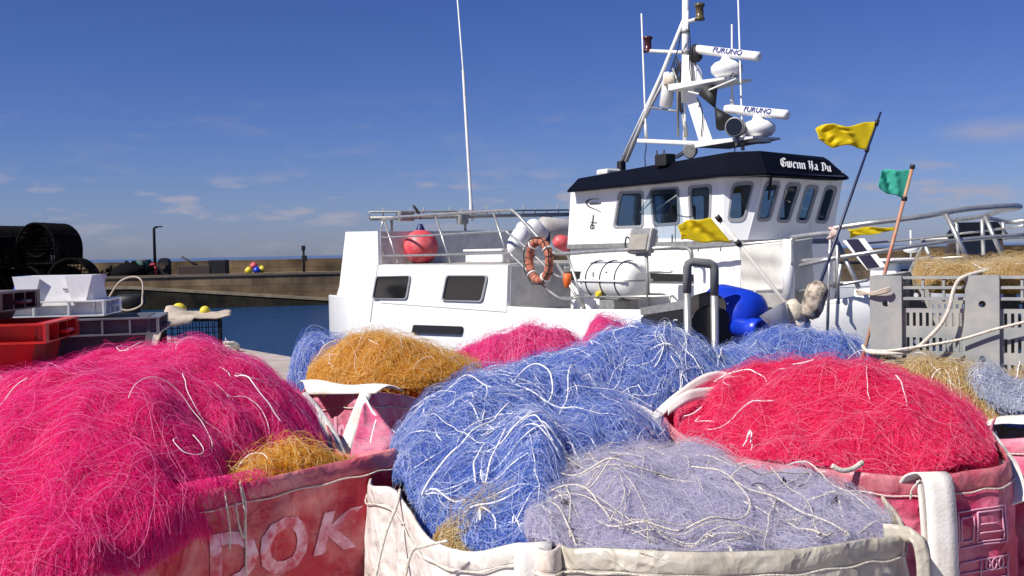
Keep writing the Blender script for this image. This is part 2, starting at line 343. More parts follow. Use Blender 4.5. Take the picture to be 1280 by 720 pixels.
def stone_mat(name, c1, c2, mortar, sx=1.0):
    m = bpy.data.materials.new(name); m.use_nodes = True; t = m.node_tree; b = t.nodes['Principled BSDF']; b.inputs['Roughness'].default_value = 0.95; b.inputs['Specular IOR Level'].default_value = 0.1
    co = t.nodes.new('ShaderNodeTexCoord'); sp = t.nodes.new('ShaderNodeSeparateXYZ'); cb = t.nodes.new('ShaderNodeCombineXYZ'); sm = t.nodes.new('ShaderNodeMath'); sm.operation = 'ADD'
    t.links.new(co.outputs['Object'], sp.inputs[0]); t.links.new(sp.outputs['X'], sm.inputs[0]); t.links.new(sp.outputs['Y'], sm.inputs[1]); t.links.new(sm.outputs[0], cb.inputs['X']); t.links.new(sp.outputs['Z'], cb.inputs['Y'])
    br = t.nodes.new('ShaderNodeTexBrick'); br.inputs['Scale'].default_value = 0.9; br.inputs['Color1'].default_value = (*c1, 1); br.inputs['Color2'].default_value = (*c2, 1); br.inputs['Mortar'].default_value = (*mortar, 1); br.inputs['Mortar Size'].default_value = 0.012; br.inputs['Brick Width'].default_value = 1.3; br.inputs['Row Height'].default_value = 0.42
    n = t.nodes.new('ShaderNodeTexNoise'); n.inputs['Scale'].default_value = 0.6; n.inputs['Detail'].default_value = 7
    r = t.nodes.new('ShaderNodeValToRGB'); r.color_ramp.elements[0].position = 0.35; r.color_ramp.elements[0].color = (0.45, 0.45, 0.45, 1); r.color_ramp.elements[1].position = 0.68; r.color_ramp.elements[1].color = (1.25, 1.2, 1.1, 1)
    mx = t.nodes.new('ShaderNodeMix'); mx.data_type = 'RGBA'; mx.blend_type = 'MULTIPLY'; mx.inputs['Factor'].default_value = 1
    t.links.new(cb.outputs[0], br.inputs['Vector']); t.links.new(co.outputs['Object'], n.inputs['Vector']); t.links.new(n.outputs[0], r.inputs[0])
    t.links.new(br.outputs[0], mx.inputs['A']); t.links.new(r.outputs[0], mx.inputs['B']); t.links.new(mx.outputs['Result'], b.inputs['Base Color'])
    return m
M['stone'] = stone_mat('pier_stone', (0.225, 0.17, 0.105), (0.18, 0.13, 0.08), (0.10, 0.075, 0.05))
M['stone3'] = stone_mat('pier_stone_lightened', (0.30, 0.22, 0.135), (0.23, 0.165, 0.10), (0.11, 0.085, 0.055))  # lighter copy of the pier stone, its colour raised against the face's shade
M['weed'] = mat('weedy_stone', (0.010, 0.010, 0.008), 0.9, col2=(0.035, 0.03, 0.02), vscale=0.8, spec=0.1)
M['coping'] = mat('pier_coping', (0.24, 0.19, 0.13), 0.9, var=0.4, vscale=1.5)

# breakwater: profile swept along a path; harbour face is on the right of the path
path = [Vector((-62, 53.8, 0)), Vector((-22.1, 64, 0)), Vector((-10.35, 67, 0)), Vector((14, 73.2, 0)), Vector((90, 92.6, 0))]
ledge = [.45, 0.10, -0.98, -2.2, -2.4]
def right_of(a, b): d = (b - a).normalized(); return Vector((d.y, -d.x, 0))
rn = [right_of(path[max(0, i - 1)], path[min(4, i + 1)]) for i in range(5)]
br = empty('stone_breakwater', (-10.35, 67, 0), 0, 'long brown stone breakwater with a parapet, dark and weedy towards the water', 'breakwater')
off = Vector((-10.35, 67, 0))
def sweep(prof, m, name):
    rows = []
    for i, p in enumerate(path):
        rows.append([p - off + rn[i] * a + Vector((0, 0, z(i) if callable(z) else z)) for a, z in prof])
    mb = MB(); mb.grid(rows, smooth=False); o = mb.build(name, m, br); return o
sweep([(-9.5, -2), (-9.5, 1.47), (-7.9, 1.47), (-7.8, 0.62), (-0.45, 0.62)], M['stone'], 'parapet')
sweep([(-0.45, 0.6), (-0.45, 0.70), (0.05, 0.70), (0.05, 0.56), (0.0, 0.56)], M['coping'], 'coping')
sweep([(0.0, 0.56), (0.0, lambda i: ledge[i] - .1 if ledge[i] < .5 else .4)], M['stone3'], 'upper_face')
sweep([(0.0, lambda i: min(ledge[i], .45)), (0.5, lambda i: min(ledge[i], .45)), (0.55, lambda i: min(ledge[i], .45) - 0.16), (0.5, lambda i: min(ledge[i], .45) - .16)], M['coping'], 'sloping_ledge')
sweep([(0.5, lambda i: min(ledge[i], .45) - .16), (0.9, -2.6)], M['weed'], 'lower_face')

# ---- things on the breakwater
def pier_pt(px, d, back=2.5):       # a point standing on the pier deck
    r_ = (px - 640 + 0.0) / FPX; e_ = (64 + .2553 * 22.1) / (1 - .2553 * r_); p = P(px, 340, e_ + back); return Vector((p.x, p.y, 0.62))
lp = pier_pt(194, 66); zt = P(194, 284, 66).z
t = empty('street_lamp', lp, 0, 'tall dark lamp post standing on the breakwater', 'street lamp')
MB().tube([(0, 0, 0), (0, 0, zt - .62 - .06), (0.06, 0, zt - .62), (0.25, 0, zt - .62 + .04)], [.10, .085, .07, .05], 8).build('post', M['lamp'], t)
MB().box((0.30, 0, zt - .62 + .05), (.42, .14, .08), None, .02).build('lamp_head', M['lamp'], t)
mp_ = pier_pt(380, 84); 
t = empty('marker_post', mp_, 0, 'thin dark marker post standing alone on the breakwater, near the boat stern', 'marker post')
zt = P(380, 310, 84).z - .62
MB().tube([(0, 0, 0), (0, 0, zt)], .075, 8).build('post', M['lamp'], t); MB().box((0, 0, zt - .1), (.22, .22, .3), None, .03).build('top_mark', M['lamp'], t); MB().box((0.05, 0, zt * .55), (.3, .2, .35), None, .03).build('control_box', M['lamp'], t)
def lumps(name, base, n, sx, sz, m, label, cat):
    mb = MB()
    for i in range(n):
        a = random.uniform(-sx, sx); h = sz * (1 - (abs(a) / sx) ** 2 * .6)
        pts = [Vector((a + random.uniform(-.4, .4), random.uniform(-.4, .4), random.uniform(0, h))) for _ in range(4)]
        mb.tube(spline(pts, 4), .05, 5)
    mb.lathe((0, 0, 0), (0, 0, 1), [(0, sx * .8), (sz * .5, sx * .7), (sz * .8, sx * .35)], 12)
    return tag(mb.build(name, m), label, cat)
o = lumps('net_heap', None, 40, 1.5, 1.0, M['pot'], 'dark tangled heap of gear on the breakwater, beside the teal barrel', 'net heap'); o.location = pier_pt(163, 64)
t = empty('barrel', pier_pt(180, 63), 0, 'teal barrel standing on the breakwater', 'barrel')
MB().lathe((0, 0, 0), (0, 0, 1), [(0, .42), (.05, .45), (.9, .45), (.95, .42)], 16).build('body', M['teal'], t); MB().lathe((0, 0, .95), (0, 0, 1), [(0, .43), (.06, .43)], 16).build('lid', M['coping'], t)
o = MB().box((0, 0, .28), (.8, .6, .56), None, .06).lathe((0, 0, .56), (0, 0, 1), [(0, .36), (.18, .34), (.3, .1)], 12).build('fish_crate', M['buoy']); o.location = pier_pt(189, 63); tag(o, 'heaped red crate on the breakwater, left of the lamp post', 'crate')
t = empty('winch', pier_pt(206, 64), 0, 'dark rounded winch housing standing close to the lamp post', 'winch')
MB().box((0, 0, .35), (.7, .6, .7), None, .1).lathe((0, -.3, .75), (0, 1, 0), [(0, .34), (.6, .34)], 18).build('housing', M['lamp'], t); MB().lathe((0, -.42, .6), (0, 1, 0), [(0, .2), (.12, .2)], 16).build('drum', M['rust'], t)
t = empty('jib_crane', pier_pt(243, 66), 0, 'small dark jib crane with a slanting arm on the breakwater', 'crane')
MB().box((0.1, 0, .3), (2.0, .9, .6), None, .06).build('base', M['rust'], t); MB().tube([(.3, 0, .5), (-.75, 0, 1.15)], [.10, .06], 6).build('arm', M['rust'], t); MB().box((1.5, 0, .45), (1.1, .8, .9), None, .05).build('motor_box', M['lamp'], t)
for i, (px, dz, m, lab) in enumerate([(311, 0, 'yfloat', 'yellow float at the left end of the little heap on the breakwater'), (316, .28, 'buoy', 'pinkish float resting high in the little heap on the breakwater'), (321, 0, 'plastic_b', 'blue float among yellow ones on the breakwater'), (326, .05, 'yfloat', 'yellow float right at the end of the little heap on the breakwater')]):
    p = pier_pt(px, 73); o = MB().lathe((0, 0, 0), (0, 0, 1), [(0, .06), (.05, .16), (.16, .24), (.3, .22), (.4, .11), (.45, .04)], 14).build('float_buoy', M[m]); o.location = p + Vector((0, .3 * (i % 2), dz)); tag(o, lab, 'buoy', 'floats on the breakwater')

# ---- boats moored beyond the bow
def small_boat(px, d, L, m, label):
    p = P(px, 330, d); t = empty('moored_boat', (p.x, p.y, WZ - .32), R_(14), label, 'boat')
    rows = []
    for k in range(9):
        s = k / 8; u = (s - .5) * L; b = 1.1 * (1 - max(0, (s - .45) / .55) ** 2.2); h = 1.5 + .35 * s
        rows.append([Vector((u, -b, h)), Vector((u, -b * .8, .3)), Vector((u, 0, -.4)), Vector((u, b * .8, .3)), Vector((u, b, h))])
    mb = MB(); mb.grid(rows); mb.plate([[r[0] for r in rows] + [r[-1] for r in reversed(rows[:-1])]], (0, 0, -.05)); mb.build('hull', m, t)
    c = MB(); c.box((.2, 0, 2.15), (1.8, 1.5, 1.25), None, .1); c.build('cabin', m, t)
    w = MB()
    for u in (-.35, .2, .75): w.box((u, -.757, 2.32), (.42, .02, .5), None, .008)
    w.build('window', M['darkglass'], t); MB().box((.2, 0, 2.83), (2.3, 1.8, .12), None, .05).build('roof', m, t)
    MB().tube([(.3, 0, 2.85), (.3, 0, 3.75)], .03, 6).build('mast', M['white2'], t); MB().lathe((.3, 0, 3.05), (0, 0, 1), [(0, .1), (.05, .22), (.14, .22), (.2, .1)], 14).build('radar_dome', M['white2'], t)
    return t
small_boat(1128, 34, 5.5, M['white2'], 'small white moored boat with a radar dome, low against the harbour wall')
p = P(1222, 310, 27); t = empty('moored_trawler', (p.x, p.y, WZ), R_(-20), 'moored trawler with a dark wheelhouse seen through the bow rails', 'boat')
mb = MB(); rows = []
for k in range(9):
    s = k / 8; u = (s - .5) * 8; b = 1.5 * (1 - max(0, (s - .5) / .5) ** 2.2); rows.append([Vector((u, -b, 2.0 + .3 * s)), Vector((u, -b * .8, .3)), Vector((u, 0, -.4)), Vector((u, b * .8, .3)), Vector((u, b, 2.0 + .3 * s))])
mb.grid(rows); mb.plate([[r[0] for r in rows] + [r[-1] for r in reversed(rows[:-1])]], (0, 0, -.05)); mb.build('hull', M['white2'], t)
mb = MB(); mb.hexa([(-1.0, -.9, 1.95), (.6, -.9, 1.95), (.6, .9, 1.95), (-1.0, .9, 1.95)], [(-.6, -.8, 3.2), (.5, -.8, 3.2), (.5, .8, 3.2), (-.6, .8, 3.2)]); mb.build('wheelhouse', M['rust'], t)
mb = MB(); mb.hexa([(-.72, -.92, 3.2), (.62, -.92, 3.2), (.62, .92, 3.2), (-.72, .92, 3.2)], [(-.5, -.7, 3.5), (.4, -.7, 3.5), (.4, .7, 3.5), (-.5, .7, 3.5)]); mb.build('roof', M['navy'], t)
mb = MB(); mb.hexa([(-.62, -.893, 2.6), (.42, -.893, 2.6), (.42, -.86, 2.6), (-.62, -.86, 2.6)], [(-.48, -.845, 3.05), (.4, -.845, 3.05), (.4, -.8, 3.05), (-.48, -.8, 3.05)]); mb.build('window', M['darkglass'], t)
MB().tube([(-1.7, 0, 2.0), (-1.2, 0, 3.1), (1.4, 0, 3.15)], .06, 8).build('gallows', M['galv'], t)

# ================================================================== LEFT: pots, crates, cage
def make_pot(label):
    t = empty('lobster_pot', (0, 0, 0), 0, label, 'lobster pot', 'black lobster pots stacked on the quay')
    W, L, H = .25, .33, .5
    sec = []
    for k in range(17):
        a = math.pi * k / 16; sec.append(Vector((math.cos(a) * W, 0, .2 + math.sin(a) * (H - .2))))
    sec = [Vector((W, 0, 0))] + sec + [Vector((-W, 0, 0))]
    fr = MB()
    for y in (-L, -L / 3, L / 3, L): fr.tube([p + Vector((0, y, 0)) for p in sec], .016, 6, closed=True)
    for k in (0, 4, 9, 14, 18): fr.tube([sec[k] + Vector((0, -L, 0)), sec[k] + Vector((0, L, 0))], .014, 6)
    fr.build('frame', M['pot'], t)
    nt_ = MB()
    for s in range(0, 36):
        y = -L + 2 * L * s / 35
        for dr in (1, -1):
            pts = []
            for k in range(19):
                yy = y + dr * (k - 9) * .03
                if -L <= yy <= L: pts.append(sec[k] + Vector((0, yy, 0)))
            if len(pts) > 1: nt_.tube(pts, .0055, 3, caps=False)
    for y in (-L, L):
        for k in range(-5, 6):
            x = k * .045; hh = .2 + math.sqrt(max(0, 1 - (x / W) ** 2)) * (H - .2)
            nt_.tube([(x, y, 0), (x * .7, y * .75, hh * .5), (x, y, hh)], .0055, 3, caps=False)
        for k in range(1, 11):
            z = k * .045; wz = W * (1.0 if z < .2 else math.sqrt(max(.02, 1 - ((z - .2) / (H - .2)) ** 2))) * .97; nt_.tube([(-wz, y, z), (0, y * .78, z), (wz, y, z)], .0055, 3, caps=False)
    nt_.build('netting', M['pot'], t)
    MB().lathe((0, -L, .25), (0, 1, 0), [(0, .17), (.22, .09)], 12, caps=False).build('entrance_funnel', M['pot'], t)
    fl = MB()
    for k in range(-3, 4): fl.box((k * .07, 0, .012), (.035, 2 * L, .018))
    fl.build('floor_slats', M['pot'], t)
    return t
base_pot = None
cols = [(-48, 13.4, 4, 0), (-12, 14.6, 4, .02), (12, 13.7, 4, .02), (38, 14.4, 4, .03), (60, 13.8, 4, .05), (95, 13.2, 3, .14)]
names = ['far left', 'second', 'third', 'fourth', 'fifth', 'short right-hand']
for ci, (px, d, n, z0) in enumerate(cols):
    q = P(px, 330, d)
    for k in range(n):
        lev = ['bottom', 'second', 'third', 'top'][k] if n == 4 else ['bottom', 'middle', 'top'][k]
        lab = f'black lobster pot, {lev} level in the short stack right of the tall ones'
        if ci < 5: lab = f'black lobster pot, {lev} level in the {["leftmost","second from left","third from left","fourth from left","rightmost"][ci]} of the tall pot stacks'
        if base_pot is None: base_pot = make_pot(lab); o = base_pot
        else: o = copy_tree(base_pot); o['label'] = lab
        o.location = (q.x + random.uniform(-.03, .03), q.y, z0 + k * .535); o.rotation_euler = (0, 0, R_(random.uniform(-50, 25)))
o = MB()
for k in range(5): o.box((0, -.36 + .18 * k, .12), (.8, .12, .025))
for x in (-.35, 0, .35): o.box((x, 0, .055), (.09, .85, .1))
o = o.build('pallet', M['burlap']); q = P(95, 330, 13.2); o.location = (q.x, q.y, 0.004); tag(o, 'low wooden pallet under the short stack of lobster pots', 'pallet')

def crate_mesh(L, W, H, tap=.06, fl=.09, fo=.05, ribs=5):
    mb = MB(); t = .012
    top = [Vector((-L, -W, H)), Vector((L, -W, H)), Vector((L, W, H)), Vector((-L, W, H))]
    bot = [Vector((-L + tap, -W + tap, 0)), Vector((L - tap, -W + tap, 0)), Vector((L - tap, W - tap, 0)), Vector((-L + tap, W - tap, 0))]
    mb.add(top + bot, [(0, 1, 5, 4), (1, 2, 6, 5), (2, 3, 7, 6), (3, 0, 4, 7), (4, 5, 6, 7)])
    i = lambda p, d: Vector((p.x - math.copysign(d, p.x), p.y - math.copysign(d, p.y), p.z))
    mb.add([i(p, t) for p in top] + [i(p, t) + Vector((0, 0, t)) for p in bot], [(4, 5, 1, 0), (5, 6, 2, 1), (6, 7, 3, 2), (7, 4, 0, 3), (7, 6, 5, 4)])
    # flange: top ledge, lower ledge and outer skin with compartments open to the side
    for z in (H - .004, H - fl):
        mb.box((0, -W - fo / 2, z), (2 * L + 2 * fo, fo, .008)); mb.box((0, W + fo / 2, z), (2 * L + 2 * fo, fo, .008))
        mb.box((-L - fo / 2, 0, z), (fo, 2 * W - .001, .008)); mb.box((L + fo / 2, 0, z), (fo, 2 * W - .001, .008))
    for k in range(ribs + 1):
        x = (-1 + 2 * k / ribs) * (L + fo - .005)
        for s in (-1, 1): mb.box((x, s * (W + fo / 2), H - fl / 2 - .002), (.010, fo - .002, fl - .012))
    for k in range(4):
        y = (-1 + 2 * k / 3) * (W - .01)
        for s in (-1, 1): mb.box((s * (L + fo / 2), y, H - fl / 2 - .002), (fo - .002, .010, fl - .012))
    return mb
def ribs_mesh(L, W, H, tap, xs, wid=.07, dep=.03, sides=(-1, 1)):
    mb = MB()
    for s in sides:
        for x in xs:
            y0 = s * (W - tap); y1 = s * W
            mb.hexa([(x - wid * .6, y0, .0), (x + wid * .6, y0, .0), (x + wid, y0 + s * dep, .0), (x - wid, y0 + s * dep, .0)][::1],
                    [(x - wid * .5, y1 - s * .01, H * .66), (x + wid * .5, y1 - s * .01, H * .66), (x + wid * .5, y1 + s * .005, H * .66), (x - wid * .5, y1 + s * .005, H * .66)])
    return mb
def crate(px, py, d, L, W, H, m, rz, label, flip=False, tap=.05, fl=.085, ribs=5, z=None, rib_xs=None):
    q = P(px, py, d); z = q.z if z is None else z
    t = empty('fish_crate', (q.x, q.y, z), R_(rz), label, 'crate', 'plastic fish crates on the quay')
    b = crate_mesh(L, W, H, tap, fl, ribs=ribs).build('body', m, t)
    if rib_xs:
        for rx_ in rib_xs:
            for sd in (1, -1): ribs_mesh(L, W, H, tap, [rx_], sides=(sd,)).build('side_rib', m, t)
    for s in (-1, 1): MB().tube([(s * (L + .05), -.07, H - .05), (s * (L + .075), -.06, H - .05), (s * (L + .075), .06, H - .05), (s * (L + .05), .07, H - .05)], .011, 6).build('handle', m, t)
    if flip:
        t.rotation_euler = (math.pi, 0, R_(rz)); t.location.z = z + H
    return t
# depths about 5 to 6.5 m, crate tops read from the photograph
d_red, d_pl, d_gr, d_w = 4.9, 5.0, 5.7, 5.9
ztop = lambda px, py, d: P(px, py, d).z
zr = ztop(60, 404, d_red); zg = ztop(140, 397, d_gr); zw = ztop(90, 397, d_w)
crate(-53, 420, d_red + .2, .42, .25, .26, M['plastic_r'], 8, 'red fish crate under the plum-coloured one', z=zr - .26, ribs=4)
crate(-82, 380, d_red + .25, .34, .22, .135, M['plastic_p'], 4, 'dark plum fish crate standing on the red one', z=zr + .004, ribs=4)
crate(62, 450, d_red - .25, .40, .2, .22, M['plastic_lb'], 7, 'blue fish crate half buried by the magenta net, below the red crate', z=ztop(60, 462, 4.5) - .22) if False else None
crate(-50, 470, d_red + .2, .44, .28, .30, M['plastic_b'], 8, 'blue fish crate with a pale rim at the foot of the red crate', z=zr - .262 - .30, ribs=4)
crate(-50, 470, d_red + .2, .42, .26, zr - .262 - .302, M['plastic_g'], 8, 'grey fish crate at the very bottom below the blue one', z=0.002, ribs=4)
t = crate(104, 400, d_gr + .15, .36, .22, .24, M['plastic_g'], 12, 'grey fish crate carrying the upturned white crate', z=zg - .24, ribs=6)
t = crate(104, 470, d_gr + .15, .36, .22, zg - .242, M['plastic_g'], 12, 'tall grey fish crate lowest under the white crate', z=0.002, ribs=6)
H = P(90, 347, d_w).z - P(90, 397, d_w).z
wc = crate(78, 397, d_w + .05, .215, .19, H, M['plastic_w'], 9, 'white fish crate turned upside down on the grey crate', flip=True, z=zg + .006, tap=.035, ribs=3, rib_xs=(-.13, .13), fl=.08)
be = MB(); L_, W_, tp_ = .215, .19, .035
e_ = .003
be.add([(-L_ - e_, W_ + e_, H * .72), (-L_ + .075, W_ + e_, H * .72), (-L_ + tp_ + .07, W_ - tp_ + e_, -.001), (-L_ + tp_ - e_, W_ - tp_ + e_, -.001), (-L_ - e_, -W_, H * .72), (-L_ + tp_ - e_, -W_ + tp_, -.001)], [(0, 1, 2, 3), (0, 3, 5, 4)])
o = be.build('end_panel', M['plastic_lb'], wc)
o['label'] = 'blue end of the white crate'
# squiggle marked on the white crate
pts = [Vector((.055 + .010 * math.cos(a) * (1 + .5 * math.sin(2.3 * a)) + .002 * a, 0, H * .36 + .009 * math.sin(a * 1.3))) for a in np.linspace(0, 12, 40)]
MB().tube([Vector((p.x, W_ - .035 * (1 - p.z / H) + .002, p.z)) for p in pts], .0011, 4).build('mark', M['black_ink'], wc)
# wire cage with beige sheet and floats
q = P(240, 440, 7.9); t = empty('wire_cage', (q.x, q.y, 0.003), R_(14), 'dark wire cage standing on the quay under a beige sheet', 'cage')
H = ztop(240, 398, 7.9); CW = .20; CD = .3
fr = MB()
for x in (-CW, CW):
    for y in (-CD, CD): fr.box((x, y, H / 2), (.022, .022, H))
for z in (.02, H): 
    for s in (-1, 1): fr.box((0, s * CD, z), (2 * CW - .023, .02, .02)); fr.box((s * CW, 0, z), (.02, 2 * CD - .023, .02))
fr.build('frame', M['lamp'], t)
me_ = MB()
for k in range(1, 9):
    x = -CW + 2 * CW * k / 9
    for s in (-1, 1): me_.box((x, s * CD, H / 2), (.006, .006, H - .03))
for k in range(1, 14):
    y = -CD + 2 * CD * k / 14
    for s in (-1, 1): me_.box((s * CW, y, H / 2), (.006, .006, H - .03))
for k in range(1, 14):
    z = H * k / 14
    for s in (-1, 1): me_.box((0, s * CD + .006, z), (2 * CW, .005, .005)); me_.box((s * CW + .006, 0, z), (.005, 2 * CD, .005))
me_.build('wire_mesh', M['lamp'], t)
def cloth(name, fn, nu, nv, m, parent=None, thick=.006):
    rows = [[Vector(fn(i / (nu - 1), j / (nv - 1))) for j in range(nv)] for i in range(nu)]
    mb = MB(); mb.grid(rows); o = mb.build(name, m, parent, fix=False)
    md = o.modifiers.new('thickness', 'SOLIDIFY'); md.thickness = thick; md.offset = 0
    return o
def wob(x, y, s=1.0, seed=0.0): return math.sin(x * 7.1 * s + y * 3.3 * s + seed) * .5 + math.sin(x * 13.7 * s - y * 9.1 * s + seed * 2.1) * .3 + math.sin(-x * 5.2 * s + y * 17.3 * s + seed * .7) * .2
qc = Vector((q.x, q.y, 0)); rc = Matrix.Rotation(R_(14), 3, 'Z')
def sheet_fn(a, b):
    x = (a - .5) * .62; y = (b - .5) * .66; z = H + .03 + .012 * wob(a * 2, b * 2)
    if x < -.14: z -= (-.14 - x) * 1.5; x = -.14 + (x + .14) * .5
    if x > -.05 and y < -.2: z += .0
    z += .06 * math.exp(-((x + .12) ** 2 + (y) ** 2) / .02)
    if y < -CD: z -= (-CD - y) * (2.0 if x < .05 else .4)
    return qc + rc @ Vector((x - .03, y, z))
o = cloth('cover_sheet', sheet_fn, 26, 26, M['burlap']); tag(o, 'beige sheet thrown over the wire cage', 'sheet')
for px, py, r, lab in ((222, 392, .055, 'round yellow float under the edge of the beige sheet, the left one'), (255, 392, .038, 'smaller yellow float on the beige sheet, the right one')):
    p = P(px, py, 7.95); o = MB().lathe((0, 0, -r), (0.2, 0, 1), [(r + r * math.cos(math.pi * (1 - k / 10)), max(.004, r * math.sin(math.pi * k / 10))) for k in range(11)], 16).build('float_buoy', M['yfloat']); o.location = (p.x, p.y, H + .03 + r * .5); tag(o, lab, 'float', 'yellow floats on the cage')
# pale rope coil on the quay edge
def coil(name, c, r, n, rr, m, label, cat):
    pts = []
    for k in range(n * 18): a = k / 18 * 2 * math.pi; pts.append(Vector((c[0] + (r + .03 * math.sin(k * .7)) * math.cos(a) * (1 - .15 * (k / 18 / n)), c[1] + r * .8 * math.sin(a), c[2] + rr + .05 * k / 18 + .015 * math.sin(k * 1.3))))
    return tag(MB().tube(pts, rr, 6).build(name, m), label, cat)
q = PG(286, 440, 0.0); coil('rope_coil', (q.x, q.y, 0), .16, 3, .03, M['rope'], 'pale rope coil lying on the quay edge by the cage', 'rope coil')
# rope and bollard on the quay edge behind the crates
qb = PG(163, 412, 0.0); t = empty('bollard', (qb.x, qb.y, 0.003), 0, 'dark bollard on the quay edge behind the white crate', 'bollard')
MB().lathe((0, 0, 0), (0, 0, 1), [(0, .38), (.06, .38), (.1, .28), (.55, .24), (.62, .36), (.76, .38), (.84, .26)], 20).build('post', M['black'], t)
MB().tube(spline([P(136, 372, qb.y - .2), P(150, 352, qb.y - .2), P(168, 346, qb.y - .2), P(178, 353, qb.y - .25), P(178, 372, qb.y - .3), P(176, 382, qb.y - .4), P(160, 388, qb.y - .4), P(140, 386, qb.y - .4), P(120, 400, qb.y - .4)], 8), .022, 8).build('mooring_rope', M['burlap']); tag(bpy.data.objects['mooring_rope'], 'thick pale mooring rope looped at the bollard on the quay edge', 'rope')
# ================================================================== THE BOAT
B = empty('trawler', BO, TH, 'large white fishing trawler with a dark roofed wheelhouse moored along the quay', 'fishing boat')
CV, BW = 2.1, 4.2      # centre line, beam
def hb(u):
    return 2.1 if u < 1.2 else 2.1 * math.sqrt(max(0.0, 1 - ((u - 1.2) / 2.75) ** 2.3))
def gw(u): return .76 if u < -3 else .76 + .032 * (u + 3) + (0.05 * max(0, u - 1) ** 1.9)
us = [-12.2, -11, -9.4, -7, -4.25, -2.5, -1.2, 0, .8, 1.4, 1.9, 2.4, 2.8, 3.2, 3.5, 3.75, 3.93]
rows = []
for u in us:
    b = hb(u); g = gw(u); rk = 1 - max(0, (u - .5) / 3.5) * .45
    rows.append([Vector((u, CV - b, g)), Vector((u - .0, CV - b, g - .25)), Vector((u - .25 * max(0, u - 1), CV - b * rk, g - 1.2)), Vector((u - .5 * max(0, u - 1), CV - b * rk * .8, -1.6)), Vector((u - .5 * max(0, u - 1), CV, -1.9)),
                 Vector((u - .5 * max(0, u - 1), CV + b * rk * .8, -1.6)), Vector((u - .25 * max(0, u - 1), CV + b * rk, g - 1.2)), Vector((u, CV + b, g - .25)), Vector((u, CV + b, g))])
mb = MB(); mb.grid(rows); e0 = 9 * (len(us) - 1); mb.f += [(0, 1, 2, 3, 4, 5, 6, 7, 8), tuple(e0 + q for q in (8, 7, 6, 5, 4, 3, 2, 1, 0))]; mb.sm += [False, False]; hull = mb.build('hull', M['white'], B)
mb = MB(); mb.grid([[Vector((u, CV - hb(u) + .06, gw(u) - .05)), Vector((u, CV, gw(u) - .03)), Vector((u, CV + hb(u) - .06, gw(u) - .05))] for u in us if hb(u) > .1]); mb.build('deck', M['deck'], B)
mb = MB()
for s in (-1, 1): mb.tube([Vector((u, CV + s * (hb(u) - .03), gw(u) - .0)) for u in us], .035, 6)
mb.build('gunwale', M['white'], B)
# hull seam line by the stern block
MB().tube([BS(472, 331, -.004), BS(463, 402, -.004)], .008, 4).build('seam', M['galv'], B)
# stern block
prof = [(-11.12, 2.2), (-9.42, 2.17), (-9.42, .762), (-11.75, .762), (-11.55, 1.0)]
mb = MB(); mb.plate([[Vector((a, 0.0, b)) for a, b in prof]], (0, BW, 0)); mb.build('stern_block', M['white'], B)
mb = MB(); mb.box((-9.41, CV, 1.83), (.012, BW - .12, .66)); mb.build('bulkhead_panel', M['grey'], B)
# aft house
mb = MB(); mb.plate([[Vector((-9.38, -.012, .70)), Vector((-4.30, -.012, .70)), Vector((-4.22, -.012, 1.48)), Vector((-9.38, -.012, 1.48))]], (0, BW + .024, 0)); ah = mb.build('aft_house', M['white'], B)
mb = MB(); mb.box((-6.8, CV, 1.484), (5.1, BW - .1, .012)); mb.build('aft_deck', M['deck'], B)
mb = MB(); mb.hexa([(-4.283, .05, .8), (-4.283, BW - .05, .8), (-4.283, BW - .05, .805), (-4.283, .05, .805)], [(-4.216, .05, 1.42), (-4.216, BW - .05, 1.42), (-4.222, BW - .05, 1.425), (-4.222, .05, 1.425)]); 
mb = MB(); mb.plate([[Vector((-4.272, .04, .80)), Vector((-4.272, BW - .04, .80)), Vector((-4.212, BW - .04, 1.45)), Vector((-4.212, .04, 1.45))]], (.012, 0, 0)); mb.build('fore_panel', M['grey'], B)
for cs in (((472, 346), (513, 345), (508, 373), (467, 373)), ((560, 345), (609, 345), (602, 376), (554, 375))):
    L = rounded([BS(x, y, -.02) for x, y in cs], .09); 
    fr = MB(); fr.plate([offset_loop(L, .05), L], (0, -.025, 0)); w = fr.build('window', M['rim'], B)
    MB().plate([[p + Vector((0, .004, 0)) for p in L]], (0, -.008, 0)).build('pane', M['darkglass'], w)
MB().plate([rounded([BS(518, 406, -.02), BS(579, 408, -.02), BS(577, 418, -.02), BS(516, 416, -.02)], .05)], (0, -.03, 0)).build('fairlead', M['black'], B)
# white box on the aft deck
a, b = BS(598, 332, 1.6), BS(650, 332, 1.6); mb = MB(); mb.box(((a.x + b.x) / 2, 1.6, 1.60), (abs(b.x - a.x) * .9, .7, .22), None, .03); mb.box(((a.x + b.x) / 2, 1.6, 1.735), (abs(b.x - a.x) * .95, .76, .05), None, .02); mb.build('deck_locker', M['white2'], B)

# ---- wheelhouse: shell of panels with real openings
Z0, Z1 = 1.80, 2.74
def wall(name, bot_a, bot_b, top_b, top_a, wins, th, m=None, inner_off=None):
    """wins: list of loops (3-D points on the plane)"""
    L = [Vector(p) for p in (bot_a, bot_b, top_b, top_a)]
    holes = [rounded(w, .065) for w in wins]
    mb = MB(); mb.plate([L] + holes, th); o = mb.build(name, m or M['white'], B)
    for h in holes:
        c = sum(h, Vector()) / len(h)
        fr = MB(); n = -Vector(th).normalized() * .012
        fr.plate([[p + n for p in offset_loop(h, .042)], [p + n for p in offset_loop(h, -.006)]], -n * 1.0 + n * .15); f = fr.build('window', M['rim'], o)
        MB().plate([[p + Vector(th) * .5 for p in offset_loop(h, -.002)]], Vector(th).normalized() * .006).build('pane', M['glass'], f)
    return o
S0 = Vector((-3.80, .9, Z0)); S1 = Vector((0.0, .9, Z0)); S1t = Vector((0.02, .9, Z1)); S0t = Vector((-3.67, .9, Z1))
